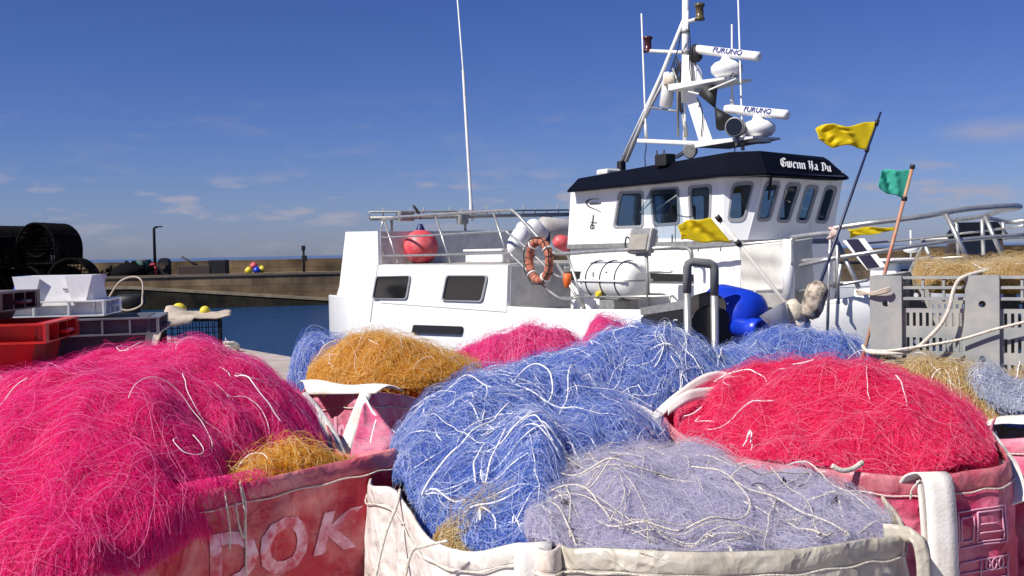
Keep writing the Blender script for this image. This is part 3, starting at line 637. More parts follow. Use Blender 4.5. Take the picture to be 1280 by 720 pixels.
sw = [[BS(x, y, .9) for x, y in q] for q in (((775, 242), (803, 241), (803, 282), (768, 283)), ((814, 238), (847, 236), (848, 278), (818, 280)), ((862, 235), (888, 233), (887, 274), (864, 275)))]
VC = 1.95
mirr = lambda p: Vector((p.x, 2 * VC - p.y, p.z))
wall('side_wall', S0, S1, S1t, S0t, sw, (0, .05, 0))
pw = [[Vector((a_, 3.0, 2.05)), Vector((b_, 3.0, 2.05)), Vector((b_, 3.0, 2.58)), Vector((a_, 3.0, 2.58))] for a_, b_ in ((-3.5, -2.75), (-2.6, -1.85), (-1.6, -.9), (-.7, -.25))]
wall('side_wall', mirr(S0), mirr(S1), mirr(S1t), mirr(S0t), pw, (0, -.05, 0))
# chamfer and front
C0 = Vector((.2, 1.15, Z0)); C1 = Vector((.38, 1.32, Z1)); D0 = Vector((.2, 2.75, Z0)); D1 = Vector((.38, 2.76, Z1))
def on_plane(px, py, a, b, c):
    n = (b - a).cross(c - a); d = ray(px, py); dl = Vector((d.dot(BU), d.dot(BV), d.z)); o = bl(CAMP); return o + dl * ((a - o).dot(n) / dl.dot(n))
cw = [on_plane(x, y, S1, C0, S1t) for x, y in ((917, 232), (941, 230), (929, 273), (911, 274))]
chn = (C0 - S1).cross(S1t - S1).normalized(); chn = chn if chn.dot(Vector((1, -1, 0))) < 0 else -chn
def proj(p, a, n): return p - n * (p - a).dot(n)
wall('corner_wall', S1, C0, proj(C1, S1, chn), S1t, [cw], chn * .05)
fw_px = [((957, 231), (974, 230), (962, 273), (947, 274)), ((984, 232), (1000, 232), (986, 275), (972, 275)), ((1008, 235), (1022, 235), (1009, 276), (996, 275)), ((1032, 236), (1045, 236), (1033, 276), (1020, 276))]
fn_ = (D0 - C0).cross(C1 - C0).normalized(); fn_ = fn_ if fn_.x < 0 else -fn_
fwin = []
for q in fw_px: fwin.append([on_plane(x, y, C0, D0, C1) for x, y in q])
vmax = max(p.y for w in fwin for p in w) + .06
D0 = Vector((.2, vmax, Z0)); D1 = Vector((.38, vmax + .06, Z1))
wall('front_wall', C0, D0, proj(D1, C0, fn_), proj(C1, C0, fn_), fwin, fn_ * .05)
mS1, mS1t = mirr(S1), mirr(S1t)
mb = MB(); mb.add([D0, mS1, mS1t, D1, D0 + Vector((-.05, 0, 0)), mS1 + Vector((-.05, -.03, 0)), mS1t + Vector((-.05, -.03, 0)), D1 + Vector((-.05, 0, 0))], [(0, 1, 2, 3), (7, 6, 5, 4), (0, 4, 5, 1), (1, 5, 6, 2), (2, 6, 7, 3), (3, 7, 4, 0)]); mb.build('corner_wall', M['white'], B)
bk = [S0 + Vector((.002, .051, 0)), mirr(S0) + Vector((.002, -.051, 0)), mirr(S0t) + Vector((.002, -.051, 0)), S0t + Vector((.002, .051, 0))]
bwin = [[Vector((-3.80 + .13 * (z_ - Z0) / (Z1 - Z0) + .002, y_, z_)) for y_, z_ in ((a_, 2.02), (b_, 2.02), (b_, 2.62), (a_, 2.62))] for a_, b_ in ((1.05, 1.55), (1.66, 2.24), (2.35, 2.85))]
wall('back_wall', *bk, bwin, (.05, 0, 0))
# interior: floor, console, seat
mb = MB(); mb.plate([[Vector((-3.7, .97, Z0 + .01)), Vector((-.06, .97, Z0 + .01)), Vector((.12, 1.25, Z0 + .01)), Vector((.12, 2.6, Z0 + .01)), Vector((-.06, 2.93, Z0 + .01)), Vector((-3.7, 2.93, Z0 + .01))]], (0, 0, -.05)); mb.build('cabin_floor', M['dark'], B)
MB().box((-.25, 1.9, Z0 + .16), (.5, 1.2, .3), None, .04).build('console', M['dark'], B)
mb = MB(); mb.box((-1.95, 1.8, Z0 + .3), (.16, .5, .56), None, .05); mb.box((-1.75, 1.8, Z0 + .12), (.5, .5, .14), None, .05); mb.build('helm_seat', M['black'], B)
# grey gutter below, lower deckhouse, stripe
mb = MB(); mb.plate([[Vector((-3.78, .87, Z0)), Vector((0.0, .87, Z0)), Vector((.17, 1.1, Z0)), Vector((.17, vmax, Z0)), Vector((0, 3.03, Z0)), Vector((-3.78, 3.03, Z0))]], (0, 0, -.07)); mb.build('cabin_sill', M['galv'], B)
mb = MB(); mb.plate([[Vector((-3.76, .92, .70)), Vector((-.0, .92, .70)), Vector((.35, 1.15, .70)), Vector((.35, 2.75, .70)), Vector((0, 2.98, .70)), Vector((-3.76, 2.98, .70))]], (0, 0, 1.03)); mb.build('lower_cabin', M['white'], B)
a, b = BS(712, 338, .9), BS(866, 339, .9); mb = MB(); mb.plate([[BS(712, 339, .905), BS(867, 343, .905), BS(867, 352, .905), BS(712, 350, .905)]], (0, -.02, 0)); mb.build('dark_stripe', M['black'], B)
# two swing-open glass flap at window 2
fl = [BS(811, 239, .86), BS(833, 238, .86), BS(826, 268, .55), BS(797, 268, .55)]
fl = [BS(813, 238, .88), BS(846, 236, .88), BS(836, 268, .58), BS(798, 269, .58)]
MB().plate([rounded(fl, .05)], (0, -.008, .004)).build('window_flap', M['glass'], B)
mb = MB(); mb.tube([BS(820, 262, .86), BS(846, 244, .60)], .008, 5); mb.tube([BS(800, 266, .6), BS(818, 248, .86)], .008, 5); mb.build('flap_stay', M['steel'], B)
# door panel lines on the side
mb = MB(); mb.tube([BS(818, 283, .893), BS(818, 302, .893)], .006, 4); mb.tube([BS(844, 282, .893), BS(844, 302, .893)], .006, 4); mb.tube([BS(821, 294, .885), BS(821, 303, .885)], .010, 4); mb.tube([BS(840, 293, .885), BS(840, 303, .885)], .010, 4); mb.build('hinge', M['galv'], B)
# emblem on the side
mb = MB(); e = lambda x, y: BS(700 + x * 200 / 1280, 220 + y * 110 / 704, .892)
mb.tube(spline([e(312, 184), e(250, 186), e(216, 202), e(215, 225), e(240, 248), e(290, 268), e(328, 290)], 6), [.004 + .012 * math.exp(-((k - 14) / 8) ** 2) for k in range(37)], 4)
for (x0, y0, x1, y1) in ((232, 222, 250, 214), (252, 224, 268, 210), (270, 222, 288, 208), (290, 220, 306, 212), (308, 220, 326, 212), (240, 226, 325, 220)): mb.tube([e(x0, y0), e(x1, y1)], .005, 4)
mb.tube([e(268, 312), e(262, 372)], .012, 4); mb.tube([e(245, 368), e(292, 374)], .007, 4)
mb.tube(spline([e(262, 378), e(244, 396), e(248, 416), e(268, 412), e(272, 392), e(255, 400), e(262, 430)], 5), .006, 4)
for x in (240, 255, 270): mb.tube([e(x, 408), e(x + 8, 432)], .004, 4)
mb.build('emblem', M['black_ink'], B)

# visor roof
lo = [Vector((-3.92, .72, 2.70)), Vector((0.0, .68, 2.705)), Vector((.60, 1.16, 2.69)), Vector((.60, 2.78, 2.69)), Vector((.1, 3.25, 2.70)), Vector((-3.92, 3.2, 2.70))]
hi_ = [BS(723, 223, 1.05), BS(824, 205, 1.05), BS(912, 190, 1.10), Vector((.30, 1.42, 3.02)), Vector((.28, 2.5, 2.93)), Vector((-.1, 2.95, 3.0)), Vector((-1.6, 2.85, 2.97)), Vector((-3.72, 2.85, 2.9))]
tip = lambda px, py, u: BF(px, py, u)
hi_[3] = BF(950, 188.5, .30); hi_[4] = BF(1037, 201, .30)
lo[2] = BF(958, 216, .62); lo[3] = BF(1059, 222, .62); lo[1] = BS(900, 217.5, .68); lo[0] = BS(709, 238, .72)
lo2 = [lo[0], lo[0].lerp(lo[1], .5), lo[1], lo[2], lo[3], lo[4], lo[4].lerp(lo[5], .5), lo[5]]
mb = MB(); k = 8
bot = [p + Vector((0, 0, -.03)) for p in lo2]
mb.add(bot + lo2 + hi_, [(i, (i + 1) % k, k + (i + 1) % k, k + i) for i in range(k)] + [(k + i, k + (i + 1) % k, 2 * k + (i + 1) % k, 2 * k + i) for i in range(k)] + [tuple(2 * k + i for i in range(k)), tuple(reversed(range(k)))])
roof = mb.build('wheelhouse_roof', M['navy'], B)
mb = MB(); L = [Vector((p.x * .985, VC + (p.y - VC) * .93, 2.672)) for p in lo2]; mb.plate([L], (0, 0, -.025)); mb.build('roof_lining', M['galv'], B)
# blackletter name on the front fascia: pen strokes
fa, fb, fc = lo[2], lo[3], hi_[3]
def fpt(px, py): 
    n = (fb - fa).cross(fc - fa).normalized(); n = n if n.x > 0 else -n
    return on_plane(px, py, fa, fb, fc) + n * .006, n
LET = {'G': [[(0.62, .82), (.45, 1), (.12, .85), (.08, .3), (.3, .02), (.6, .12), (.62, .5), (.4, .5)], [(.32, .9), (.32, .1)]],
       'w': [[(0, .62), (.1, .55), (.1, .1), (.22, 0)], [(.3, .68), (.3, .08), (.42, 0)], [(.1, .1), (.3, .08)], [(.5, .68), (.52, .1), (.3, 0)]],
       'e': [[(.1, .58), (.1, .1), (.24, 0), (.38, .1)], [(.1, .6), (.26, .68), (.36, .5), (.1, .32)]],
       'n': [[(0, .62), (.09, .55), (.09, .04), (.16, 0)], [(.09, .52), (.26, .66), (.36, .55), (.36, .06), (.44, 0)]],
       'H': [[(.0, .95), (.14, .98), (.16, .1), (.05, 0)], [(.16, .5), (.34, .62), (.48, .5), (.46, .1), (.36, -.1)], [(.44, .95), (.42, .1)], [(.3, .95), (.5, 1.0)]],
       'a': [[(.08, .6), (.24, .68), (.33, .55), (.33, .06), (.42, 0)], [(.33, .36), (.1, .3), (.1, .06), (.3, .04)]],
       'D': [[(.0, .9), (.3, 1.0), (.55, .75), (.52, .2), (.28, 0), (.05, .08)], [(.2, .9), (.2, .08)]],
       'u': [[(0, .62), (.09, .56), (.09, .08), (.22, 0), (.34, .1)], [(.35, .68), (.35, .06), (.44, 0)]]}
ADV = {'G': .74, 'w': .66, 'e': .47, 'n': .52, 'H': .64, 'a': .5, 'D': .68, 'u': .5, ' ': .30}
def name_pts(x, y):     # x 0..1 along the name, y 0..1 in height -> pixel on the fascia
    px = 976.5 + 62.5 * x; base = 208.5 + 8.0 * x; hgt = 11.5 - 1.5 * x
    return fpt(px + (-.9 + 1.2 * y * -1), base - hgt * y)
tot = sum(ADV[c] for c in 'Gwenn Ha Du'); x = 0
mb = MB()
for ch in 'Gwenn Ha Du':
    for st in LET.get(ch, []):
        for (a0, b0), (a1, b1) in zip(st, st[1:]):
            nx, ny = .072, .052
            q = [(a0 - nx, b0 - ny), (a0 + nx, b0 + ny), (a1 + nx, b1 + ny), (a1 - nx, b1 - ny)]
            if abs((q[1][0] - q[0][0]) * (q[2][1] - q[1][1]) - (q[1][1] - q[0][1]) * (q[2][0] - q[1][0])) < 1e-4: continue
            mb.add([name_pts((x + a) / tot, b)[0] for a, b in q], [(0, 1, 2, 3)])
    x += ADV[ch]
for i in range(0, len(mb.v), 4):
    for j in range(4): mb.v[i + j] = tuple(Vector(mb.v[i + j]) + fpt(1000, 205)[1] * (.0004 * (i // 4)))
mb.build('name_lettering', M['white_ink'], B, fix=False)
# roof clutter: vents and glass screen
mb = MB(); 
a = BS(812, 205, 1.1); b = BS(832, 203, 1.1)
mb.box((-1.35, 1.0, 3.0), (.26, .2, .18), None, .02); mb.build('roof_vent', M['black'], B)
mb = MB(); mb.tube([BS(822, 206, 1.0), BS(821, 188, 1.0)], .012, 5); mb.tube([BS(829, 205, 1.0), BS(830, 187, 1.0)], .012, 5); mb.build('vent_pin', M['black'], B)
mb = MB(); mb.box((-3.3, 1.4, 2.97), (.3, .3, .1), None, .03); mb.build('roof_hatch', M['white2'], B)
MB().tube([BS(963, 231, 1.0) * 0 + on_plane(962, 222, C0, D0, C1) + Vector((.03, 0, 0)), on_plane(959, 250, C0, D0, C1) + Vector((.03, 0, 0))], .018, 5).build('wiper', M['black'], B)

# ---- mast and electronics (centre plane)
MV = 2.0
m_ = lambda x, y, v=MV: BS(x, y, v)
def mz(x, y, v=MV): return BS(740 + x * 280 / 916, y * 220 / 720, v)      # from the enlarged crop
# raking leg (flat-sided) and mast
mb = MB()
mb.hexa([mz(440, 585, 1.88), mz(496, 582, 1.88), mz(496, 582, 2.12), mz(440, 585, 2.12)], [mz(365, 345, 1.9), mz(412, 350, 1.9), mz(412, 350, 2.1), mz(365, 345, 2.1)])
mb.hexa([mz(365, 345, 1.9), mz(412, 350, 1.9), mz(412, 350, 2.1), mz(365, 345, 2.1)], [mz(368, 225, 1.92), mz(398, 225, 1.92), mz(398, 225, 2.08), mz(368, 225, 2.08)])
mb.build('raking_leg', M['white'], B)
MB().tube([mz(380, 420), mz(382, 200), mz(383, -120)], [.058, .056, .052], 12).build('mast_pole', M['white'], B)
for (a, b, r) in (((120, 672), (310, 300), .024), ((140, 660), (385, 60), .034), ((118, 660), (298, 268), .018)):
    MB().tube([mz(*a), mz(*b)], r, 8).build('mast_stay', M['white2'] if r > .03 else M['galv'] if r > .02 else M['white2'], B)
mb = MB(); mb.box(tuple(mz(120, 678)), (.12, .12, .16), None, .02); mb.build('stay_foot', M['black'], B)
mb = MB(); mb.plate([[mz(400, 230, 2.0), mz(448, 330, 2.0), mz(400, 350, 2.0)]], (0, .03, 0)); mb.build('gusset', M['white'], B)
# platforms
def platform(pxs, dv, th, name):
    mb = MB(); a = [mz(x, y, 2.0 - dv) for x, y in pxs]; zc = sum(p.z for p in a) / len(a)
    return mb
mb = MB(); p0, p1 = mz(230, 578), mz(500, 590); mb.box(((p0.x + p1.x) / 2, 2.0, (p0.z + p1.z) / 2), (abs(p1.x - p0.x), .5, .07), Matrix.Rotation(-math.atan2(p1.z - p0.z, p1.x - p0.x), 3, 'Y'), .02); mb.build('platform', M['white2'], B)
def plat(a, b, wid, name='platform'):
    p0, p1 = mz(*a), mz(*b); c = (p0 + p1) / 2; mb = MB()
    mb.hexa([Vector((p0.x, 2 - wid, p0.z)), Vector((p1.x, 2 - wid * .8, p1.z)), Vector((p1.x, 2 + wid * .8, p1.z)), Vector((p0.x, 2 + wid, p0.z))], [Vector((p0.x, 2 - wid, p0.z - .10)), Vector((p1.x, 2 - wid * .8, p1.z - .03)), Vector((p1.x, 2 + wid * .8, p1.z - .03)), Vector((p0.x, 2 + wid, p0.z - .10))]); return mb.build(name, M['white2'], B)
plat((490, 580), (715, 560), .34); plat((380, 350), (598, 320), .34)
mb = MB(); mb.tube([mz(395, 375, 1.7), mz(440, 385, 1.7), mz(590, 322, 1.8)], .015, 5); mb.build('bracket', M['white2'], B); mb = MB(); mb.tube([mz(345, 642), mz(410, 606)], .035, 6); mb.build('bracket', M['white2'], B)
def radar(a, b, cb, wtxt, rtop):
    p0, p1 = mz(*a), mz(*b); t = (p1 - p0).normalized(); r = .068
    prof = [(0, .03), (.02, .07), (.05, r), ((p1 - p0).length - .05, r), ((p1 - p0).length - .02, .07), ((p1 - p0).length, .03)]
    rb = MB(); rb.lathe(p0, t, prof, 16); o = rb.build('radar_scanner', M['white'], B)
    c = mz(*cb); gb = MB(); gb.lathe(c, (0, 0, 1), [(-.14, .10), (-.12, .18), (-.06, .235), (.02, .24), (.08, .18), (.11, .10), (.2, .06)], 20); gb.build('gearbox', M['white'], o)
    gs = MB(); gs.lathe(c + Vector((0, 0, -.22)), (0, 0, 1), [(0, .18), (.08, .14)], 14); gs.build('foot', M['white2'], o)
    n = Vector((t.y, -t.x, 0)).normalized(); up = t.cross(n); up = up if up.z > 0 else -up
    n = n if n.y < 0 else -n
    # lettering sits on the near side of the bar
    n2 = (n * .9 + up * .35).normalized(); u2 = (up * .9 - n * .35).normalized()
    s = p0 + t * ((p1 - p0).length * .36); put_text('FURUNO', 'lettering', M['blue_ink'], o, s - u2 * .035, t, u2, n2 * (r + .004), (p1 - p0).length * .44, .075, bold=.03)
radar((416, 200), (684, 232), (552, 278), 0, 0); radar((548, 445), (800, 470), (682, 522), 0, 0)
# antennas
for (a, b, r) in (((222, 575), (202, 55), .016), ((378, 575), (392, 45), .016), ((573, 440), (572, 100), .016), ((617, 615), (593, -150), .014)):
    p, q = mz(*a), mz(*b); o = MB(); o.tube([p, p.lerp(q, .12), p.lerp(q, .14), q], [.028, .028, r, r * .8], 8); o.build('antenna', M['white2'], B)
MB().tube([mz(218, 680), mz(216, 640), mz(222, 600), mz(218, 570)], .008, 4).build('cable', M['black'], B)
# lights on arms
def lantern(c, arm, m, name='mast_light'):
    o = MB(); o.tube([mz(*arm), mz(c[0], c[1] + 30)], .03, 6); l = o.build('light_arm', M['white2'], B)
    p = mz(*c); b_ = MB(); b_.lathe(p + Vector((0, 0, -.14)), (0, 0, 1), [(0, .08), (.03, .08), (.04, .06), (.2, .06), (.21, .08), (.245, .08), (.26, .04)], 14); b_.build(name, m, l)
M['lantern'] = mat('lantern_lens', (.10, .075, .03), .3); M['redlens'] = mat('red_lens', (.06, .008, .010), .3)
lantern((440, 45), (395, 88), M['lantern']); lantern((228, 178), (375, 215), M['redlens'])
mb = MB(); p = mz(425, 220); mb.lathe(p + Vector((0, 0, -.12)), (0, 0, 1), [(0, .06), (.05, .1), (.2, .1), (.26, .05)], 12); mb.build('mast_light', M['black'], B)
# radar reflector tube and junction clutter
p, q = mz(300, 440), mz(320, 300); o = MB(); o.lathe(p, q - p, [(0, .08), (.02, .105), ((q - p).length, .105), ((q - p).length + .02, .06)], 14); o.build('reflector_tube', M['white2'], B)
MB().tube([mz(240, 440), mz(350, 455)], .018, 5).build('bracket', M['galv'], B); MB().tube([mz(352, 560), mz(350, 330), mz(330, 280)], .02, 6).build('bracket', M['galv'], B); mb = MB(); mb.tube([mz(385, 560), mz(380, 520), mz(372, 470)], .035, 6); mb.build('bracket', M['galv'], B)
mb = MB(); random.seed(3)
for k in range(9): mb.tube(spline([mz(350 + random.uniform(-20, 30), 240 + random.uniform(-10, 20)), mz(340 + random.uniform(-30, 30), 290 + random.uniform(-20, 20)), mz(352 + random.uniform(-8, 12), 350 + random.uniform(-20, 30)), mz(360 + random.uniform(-8, 18), 420 + random.uniform(-30, 90))], 5), .010, 4)
mb.build('wiring', M['black'], B)
mb = MB(); mb.tube(spline([mz(370, 370), mz(420, 390), mz(450, 460), mz(440, 560)], 6), .012, 5); mb.tube(spline([mz(420, 255), mz(445, 290), mz(450, 320)], 6), .012, 5); mb.build('wiring', M['galv'], B)
mb = MB(); mb.lathe(mz(335, 338) + Vector((0, -.1, -.06)), (0, 0, 1), [(0, .06), (.02, .09), (.12, .09), (.15, .05)], 12); mb.build('horn', M['cream'], B)
# extra rigging on the mast: coax loops, clamps, a deck light and small aerials
mb = MB()
for pts in (((395, 100), (402, 180), (398, 260), (410, 340)), ((560, 330), (575, 300), (600, 318)), ((590, 560), (585, 600), (583, 640)), ((430, 400), (452, 470), (446, 560)), ((660, 555), (640, 585), (600, 600)), ((365, 130), (352, 200), (330, 262), (318, 300))): mb = MB(); mb.tube(spline([mz(*q, 1.86) for q in pts], 6), .009, 5); mb.build('cable', M['black'], B)
mb = MB(); mb.lathe(mz(415, 612, 1.8), (.3, -.9, -.25), [(0, .05), (.04, .1), (.12, .12), (.13, .10)], 14); mb.build('deck_light', M['galv'], B)
for q in ((382, 130), (384, 215), (384, 300)): MB().lathe(mz(*q) + Vector((0, 0, -.02)), (0, 0, 1), [(0, .07), (.05, .07)], 12).build('clamp', M['galv'], B)
# black day shapes: two cones tip to tip
p = mz(503, 440, 1.8); a, b = mz(475, 372, 1.8), mz(545, 505, 1.8)
mb = MB(); d = (a - p); mb.lathe(p, d, [(0, .01), (d.length, .15)], 16); d = (b - p); mb.lathe(p, d, [(0, .01), (d.length * 1.0, .15)], 16); mb.build('day_shape', M['black'], B)
# search light
p = mz(592, 522, 1.7); mb = MB(); ax = (Vector((.45, -.9, .0))).normalized(); mb.lathe(p - ax * .1, ax, [(0, .05), (.05, .13), (.2, .145), (.21, .13)], 18); sl_ = mb.build('search_light', M['galv'], B)
mb = MB(); mb.lathe(p + ax * .105, ax, [(0, .125), (.008, .125)], 18); mb.build('lens', M['darkglass'], sl_); MB().tube([p + Vector((0, 0, -.13)), p + Vector((0, 0, -.28))], .03, 6).build('bracket', M['galv'], sl_)
# whip antenna at the stern, comb bar
p = BF(590, 276, -9.55); q = BF(579, 88, -9.55); r = BF(571, -10, -9.55)
o = MB(); o.tube([p, p.lerp(q, .1), p.lerp(q, .12), q, q.lerp(r, .02), r], [.05, .045, .035, .032, .018, .014], 8); o.build('whip_antenna', M['white2'], B)
mb = MB(); a, b = BF(462, 273, -9.5), BF(712, 268, -9.5); mb.tube([a, b], .045, 8); mb.tube([a + Vector((0, 0, .13)), b + Vector((0, 0, .10))], .02, 6)
for k in range(17):
    s = k / 16; p = a.lerp(b, s); mb.tube([p + Vector((0, 0, -.02)), p + Vector((0, 0, .17 + .07 * math.sin(k * 2.2)))], .012, 5)
for s in (.1, .45, .9): p = a.lerp(b, s); mb.tube([p, Vector((p.x, p.y, 2.16))], .03, 6)
mb.build('guide_rack', M['galv'], B)
mb = MB(); p = BF(507, 270, -9.45); mb.box(tuple(p), (.2, .35, .22), None, .04); p = BF(578, 272, -9.45); mb.box(tuple(p), (.2, .22, .3), None, .04); mb.build('rack_clamp', M['galv'], B)

# ---- railings
r1 = lambda x, y, v=.1: BS(400 + x * 320 / 886, 180 + y * 260 / 720, v)      # crop 1
def rail(pts, r=.026, m='steel', name='railing'): return MB().tube(pts, r, 8).build(name, M[m], B)
V1 = .1
rail([r1(215, 262)] + spline([r1(280, 252), r1(470, 240), r1(640, 230), r1(672, 235), r1(720, 285), r1(800, 370), r1(830, 380), r1(900, 377)], 6), .028)
rail(spline([r1(205, 325), r1(420, 314), r1(620, 303), r1(655, 312), r1(720, 365), r1(810, 450), r1(850, 460)], 6), .02)
rail(spline([r1(215, 388), r1(440, 383), r1(640, 378), r1(668, 390), r1(760, 480), r1(830, 533), r1(886, 533)], 6), .02)
for a, b in (((222, 265), (270, 412)), ((400, 252), (452, 412)), ((600, 237), (655, 408)), ((218, 268), (203, 330)), ((203, 330), (222, 390))): rail([r1(*a), r1(*b)], .02)
rail([BS(696, 330, V1), BS(731, 388, V1)], .022)
r4 = lambda x, y, v=V1: BS(640 + x * 200 / 993, 255 + y * 145 / 720, v)
rail([r4(275, 285), r4(320, 308), r4(600, 290), r4(993, 270)], .028)
rail([r4(340, 300), r4(455, 660)], .02) ; rail([r4(290, 580), r4(993, 572)], .014); rail([r4(832, 285), r4(848, 632)], .026, 'galv'); rail([r4(845, 425), r4(993, 420)], .016)
rail(spline([BS(838, 309, V1), BS(858, 310, V1), BS(864, 316, V1), BS(864, 330, V1)], 5), .026, 'galv')
# lifeline from the rail to the white post, with ties
mb = MB(); mb.tube(spline([BS(838, 309, V1), BS(880, 308, V1), BS(930, 305, V1), BS(985, 299, V1)], 6), .012, 5)
for x, y in ((872, 307), (900, 307), (930, 304), (955, 302), (975, 300)): mb.tube([BS(x, y - 2, V1 - .01), BS(x + 1, y + 7, V1 - .01)], .008, 4)
mb.build('lifeline', M['galv'], B)
rail([BS(852, 311, V1), BS(985, 301, V1)], .022)
# deck posts on white side at right
mb = MB(); mb.tube([BS(986, 299, .08), BS(986, 380, .08)], .07, 8); mb.build('rail_post', M['white'], B)
rail(spline([BS(990, 331, .08), BS(990, 300, .08), BS(996, 296, .08), BS(1040, 291, .12), BS(1044, 296, .12), BS(1044, 360, .12)], 5), .03)
def tarp(name, c, amp, m=M['tarp'], seed=0.):
    A, Bq, C, D = c
    def fn(s, t):
        p = A.lerp(Bq, s).lerp(D.lerp(C, s), t); return p + Vector((0, -amp * (wob(s * .35 + t * .25, t * .9 - s * .1, 1, seed) + .25 * wob(s * 2, t * .4, 1, seed + 3) + .3 * math.sin(s * 22) * (1 - t) ** 3), 0))
    return cloth(name, fn, 40, 28, m, B, .008)
tarp('tarpaulin', [BS(925, 308, .06), BS(985, 301, .06), BS(984, 362, .06), BS(928, 364, .06)], .035)
tarp('tarpaulin', [BS(866, 308, .30), BS(926, 307, .30), BS(927, 372, .34), BS(868, 372, .34)], .015, M['white'], 2.)
tarp('tarpaulin', [BS(992, 300, .14), BS(1016, 297, .5), BS(1016, 360, .5), BS(992, 366, .14)], .02, M['tarp'], 4.)
# grey ramp plate, and a black sheet for the shade inside the hauling gate
mb = MB(); mb.plate([[BS(800, 385, -.05), BS(862, 374, -.05), BS(862, 385, -.05), BS(801, 394, -.05)]], (0, .5, 0)); mb.build('ramp_plate', M['galv'], B)
mb = MB(); mb.plate([rounded([BS(801, 396, -.04), BS(866, 384, -.04), BS(965, 384, -.04), BS(965, 440, -.04), BS(801, 440, -.04)], .05)], (0, .03, 0)); mb.build('gate_shade', M['black'], B)
mb = MB(); mb.plate([[BS(925, 366, .02), BS(985, 366, .02), BS(978, 386, .02), BS(930, 384, .02)]], (0, .3, 0)); mb.build('gate_hood', M['deck'], B)
# bow pulpit
r7 = lambda x, y, v: BS(1040 + x * 240 / 1280, 240 + y * 120 / 640, v)
vb = lambda px: max(.12, CV - hb(min(3.9, (px - 1000) / 275 * 1.5 + 2.1)) ) if px < 1280 else CV
rail(spline([r7(0, 243, .12), r7(250, 208, .3), r7(600, 165, .75), r7(900, 115, 1.3), r7(1150, 95, 1.8), r7(1240, 93, 2.1), r7(1240, 103, 2.35), r7(1120, 125, 2.6), r7(1000, 160, 3.0), r7(830, 185, 3.4), r7(790, 186, 3.7)], 6), .032)
rail(spline([r7(-200, 460, .12), r7(0, 440, .12), r7(280, 400, .3), r7(600, 353, .75), r7(900, 315, 1.3), r7(1280, 285, 2.0)], 6), .024)
for a, b, va in (((760, 150), (905, 450), 1.0), ((1020, 165), (1128, 410), 1.9), ((600, 315), (690, 510), .9), ((35, 335), (180, 640), .2), ((1000, 180), (1010, 420), 2.8), ((830, 195), (845, 470), 3.4), ((1140, 200), (1150, 320), 3.2)):
    rail([r7(*a, va), r7(*b, va)], .026)
rail(spline([r7(200, 345, 3.6), r7(600, 310, 3.6), r7(880, 275, 3.4), r7(1280, 225, 3.0)], 4), .016); rail([r7(330, 468, 3.4), r7(900, 430, 3.2)], .016)
rail(spline([r7(1020, 170, 3.0), r7(1100, 185, 3.3), r7(1180, 200, 3.5), r7(1290, 190, 3.6)], 5), .028)
# post cluster by the pale tie
for a, b in (((1038, 292), (1034, 420)), ((1046, 292), (1048, 380)), ((1051, 330), (1045, 372))): rail([BS(*a, .1), BS(*b, .1)], .018)
rail([BS(1000, 332, .1), BS(1046, 322, .1)], .024); rail([BS(1000, 364, .1), BS(1085, 350, .2)], .018)
mb = MB()
for k in range(8): 
    a = random.uniform(-4, 4); mb.tube(spline([BS(1040 + a, 285, .03), BS(1043 - a, 291, .0), BS(1038 + a, 298, .03)], 4), .016, 5)
mb.build('rope_tie', mat('pink_rope', (.6, .42, .38), .8), B)
# tilted dark hatch
q = [r7(70, 325, 1.2), r7(180, 310, 1.2), r7(325, 500, 1.2), r7(235, 520, 1.2)]
mb = MB(); mb.plate([q], (.03, .06, .0)); h_ = mb.build('hatch_lid', M['white'], B)
mb = MB(); c = sum(q, Vector()) / 4; q2 = [r7(100, 318, 1.195), r7(176, 313, 1.195), r7(318, 498, 1.195), r7(238, 508, 1.195)]; mb.plate([[p + Vector((-.004, -.012, 0)) for p in q2]], (.006, .008, 0)); mb.build('panel', M['solar'], h_)
mb = MB(); mb.plate([[Vector((2.0, 1.2, gw(2.2) - .02)), Vector((3.0, 1.4, gw(3) - .05)), Vector((3.0, 2.9, gw(3) - .05)), Vector((2.0, 3.0, gw(2.2) - .02))]], (0, 0, .18)); mb.build('bow_hatch', M['white'], B)

# ---- things that hang or lie on the boat
def wp(p): return bw(*p)
# lifebuoy
c = BS(674, 326, .04); t = empty('lifebuoy', wp(c), TH, 'faded orange ring lifebuoy hanging on the boat rail', 'lifebuoy')
R0, R1 = .30, .068
mb = MB(); mb.tube([Vector((math.cos(a) * R0 * .98, 0, math.sin(a) * R0 * 1.05)) for a in np.linspace(0, 2 * math.pi, 40, endpoint=False)], R1, 12, closed=True); mb.build('ring', M['orange'], t)
for a in (.6, 2.2, 3.9, 5.3):
    d = Vector((math.cos(a), 0, math.sin(a) * 1.05)); mb = MB(); tt = Vector((-math.sin(a), 0, math.cos(a)))
    mb.tube([d * R0 + (d.normalized() * math.cos(q) + Vector((0, 1, 0)) * math.sin(q)) * (R1 + .006) for q in np.linspace(0, 2 * math.pi, 14, endpoint=False)], .016, 6, closed=True); mb.build('band', M['white2'], t)
mb = MB(); pts = []
for k in range(48): a = 2 * math.pi * k / 48; pts.append(Vector((math.cos(a) * (R0 + R1 * .8 + .03 * abs(math.sin(a * 4))), -.06, math.sin(a) * 1.05 * (R0 + R1 * .6 + .03 * abs(math.sin(a * 4))))))
mb.tube(pts, .010, 5, closed=True)
for k in range(16): a = 2 * math.pi * k / 16 + .2; d = Vector((math.cos(a), 0, math.sin(a) * 1.05)); mb.tube([d * R0 + (d.normalized() * math.cos(q) + Vector((0, 1, 0)) * math.sin(q)) * (R1 + .003) for q in np.linspace(0, 2 * math.pi, 10, endpoint=False)], .007, 4, closed=True)
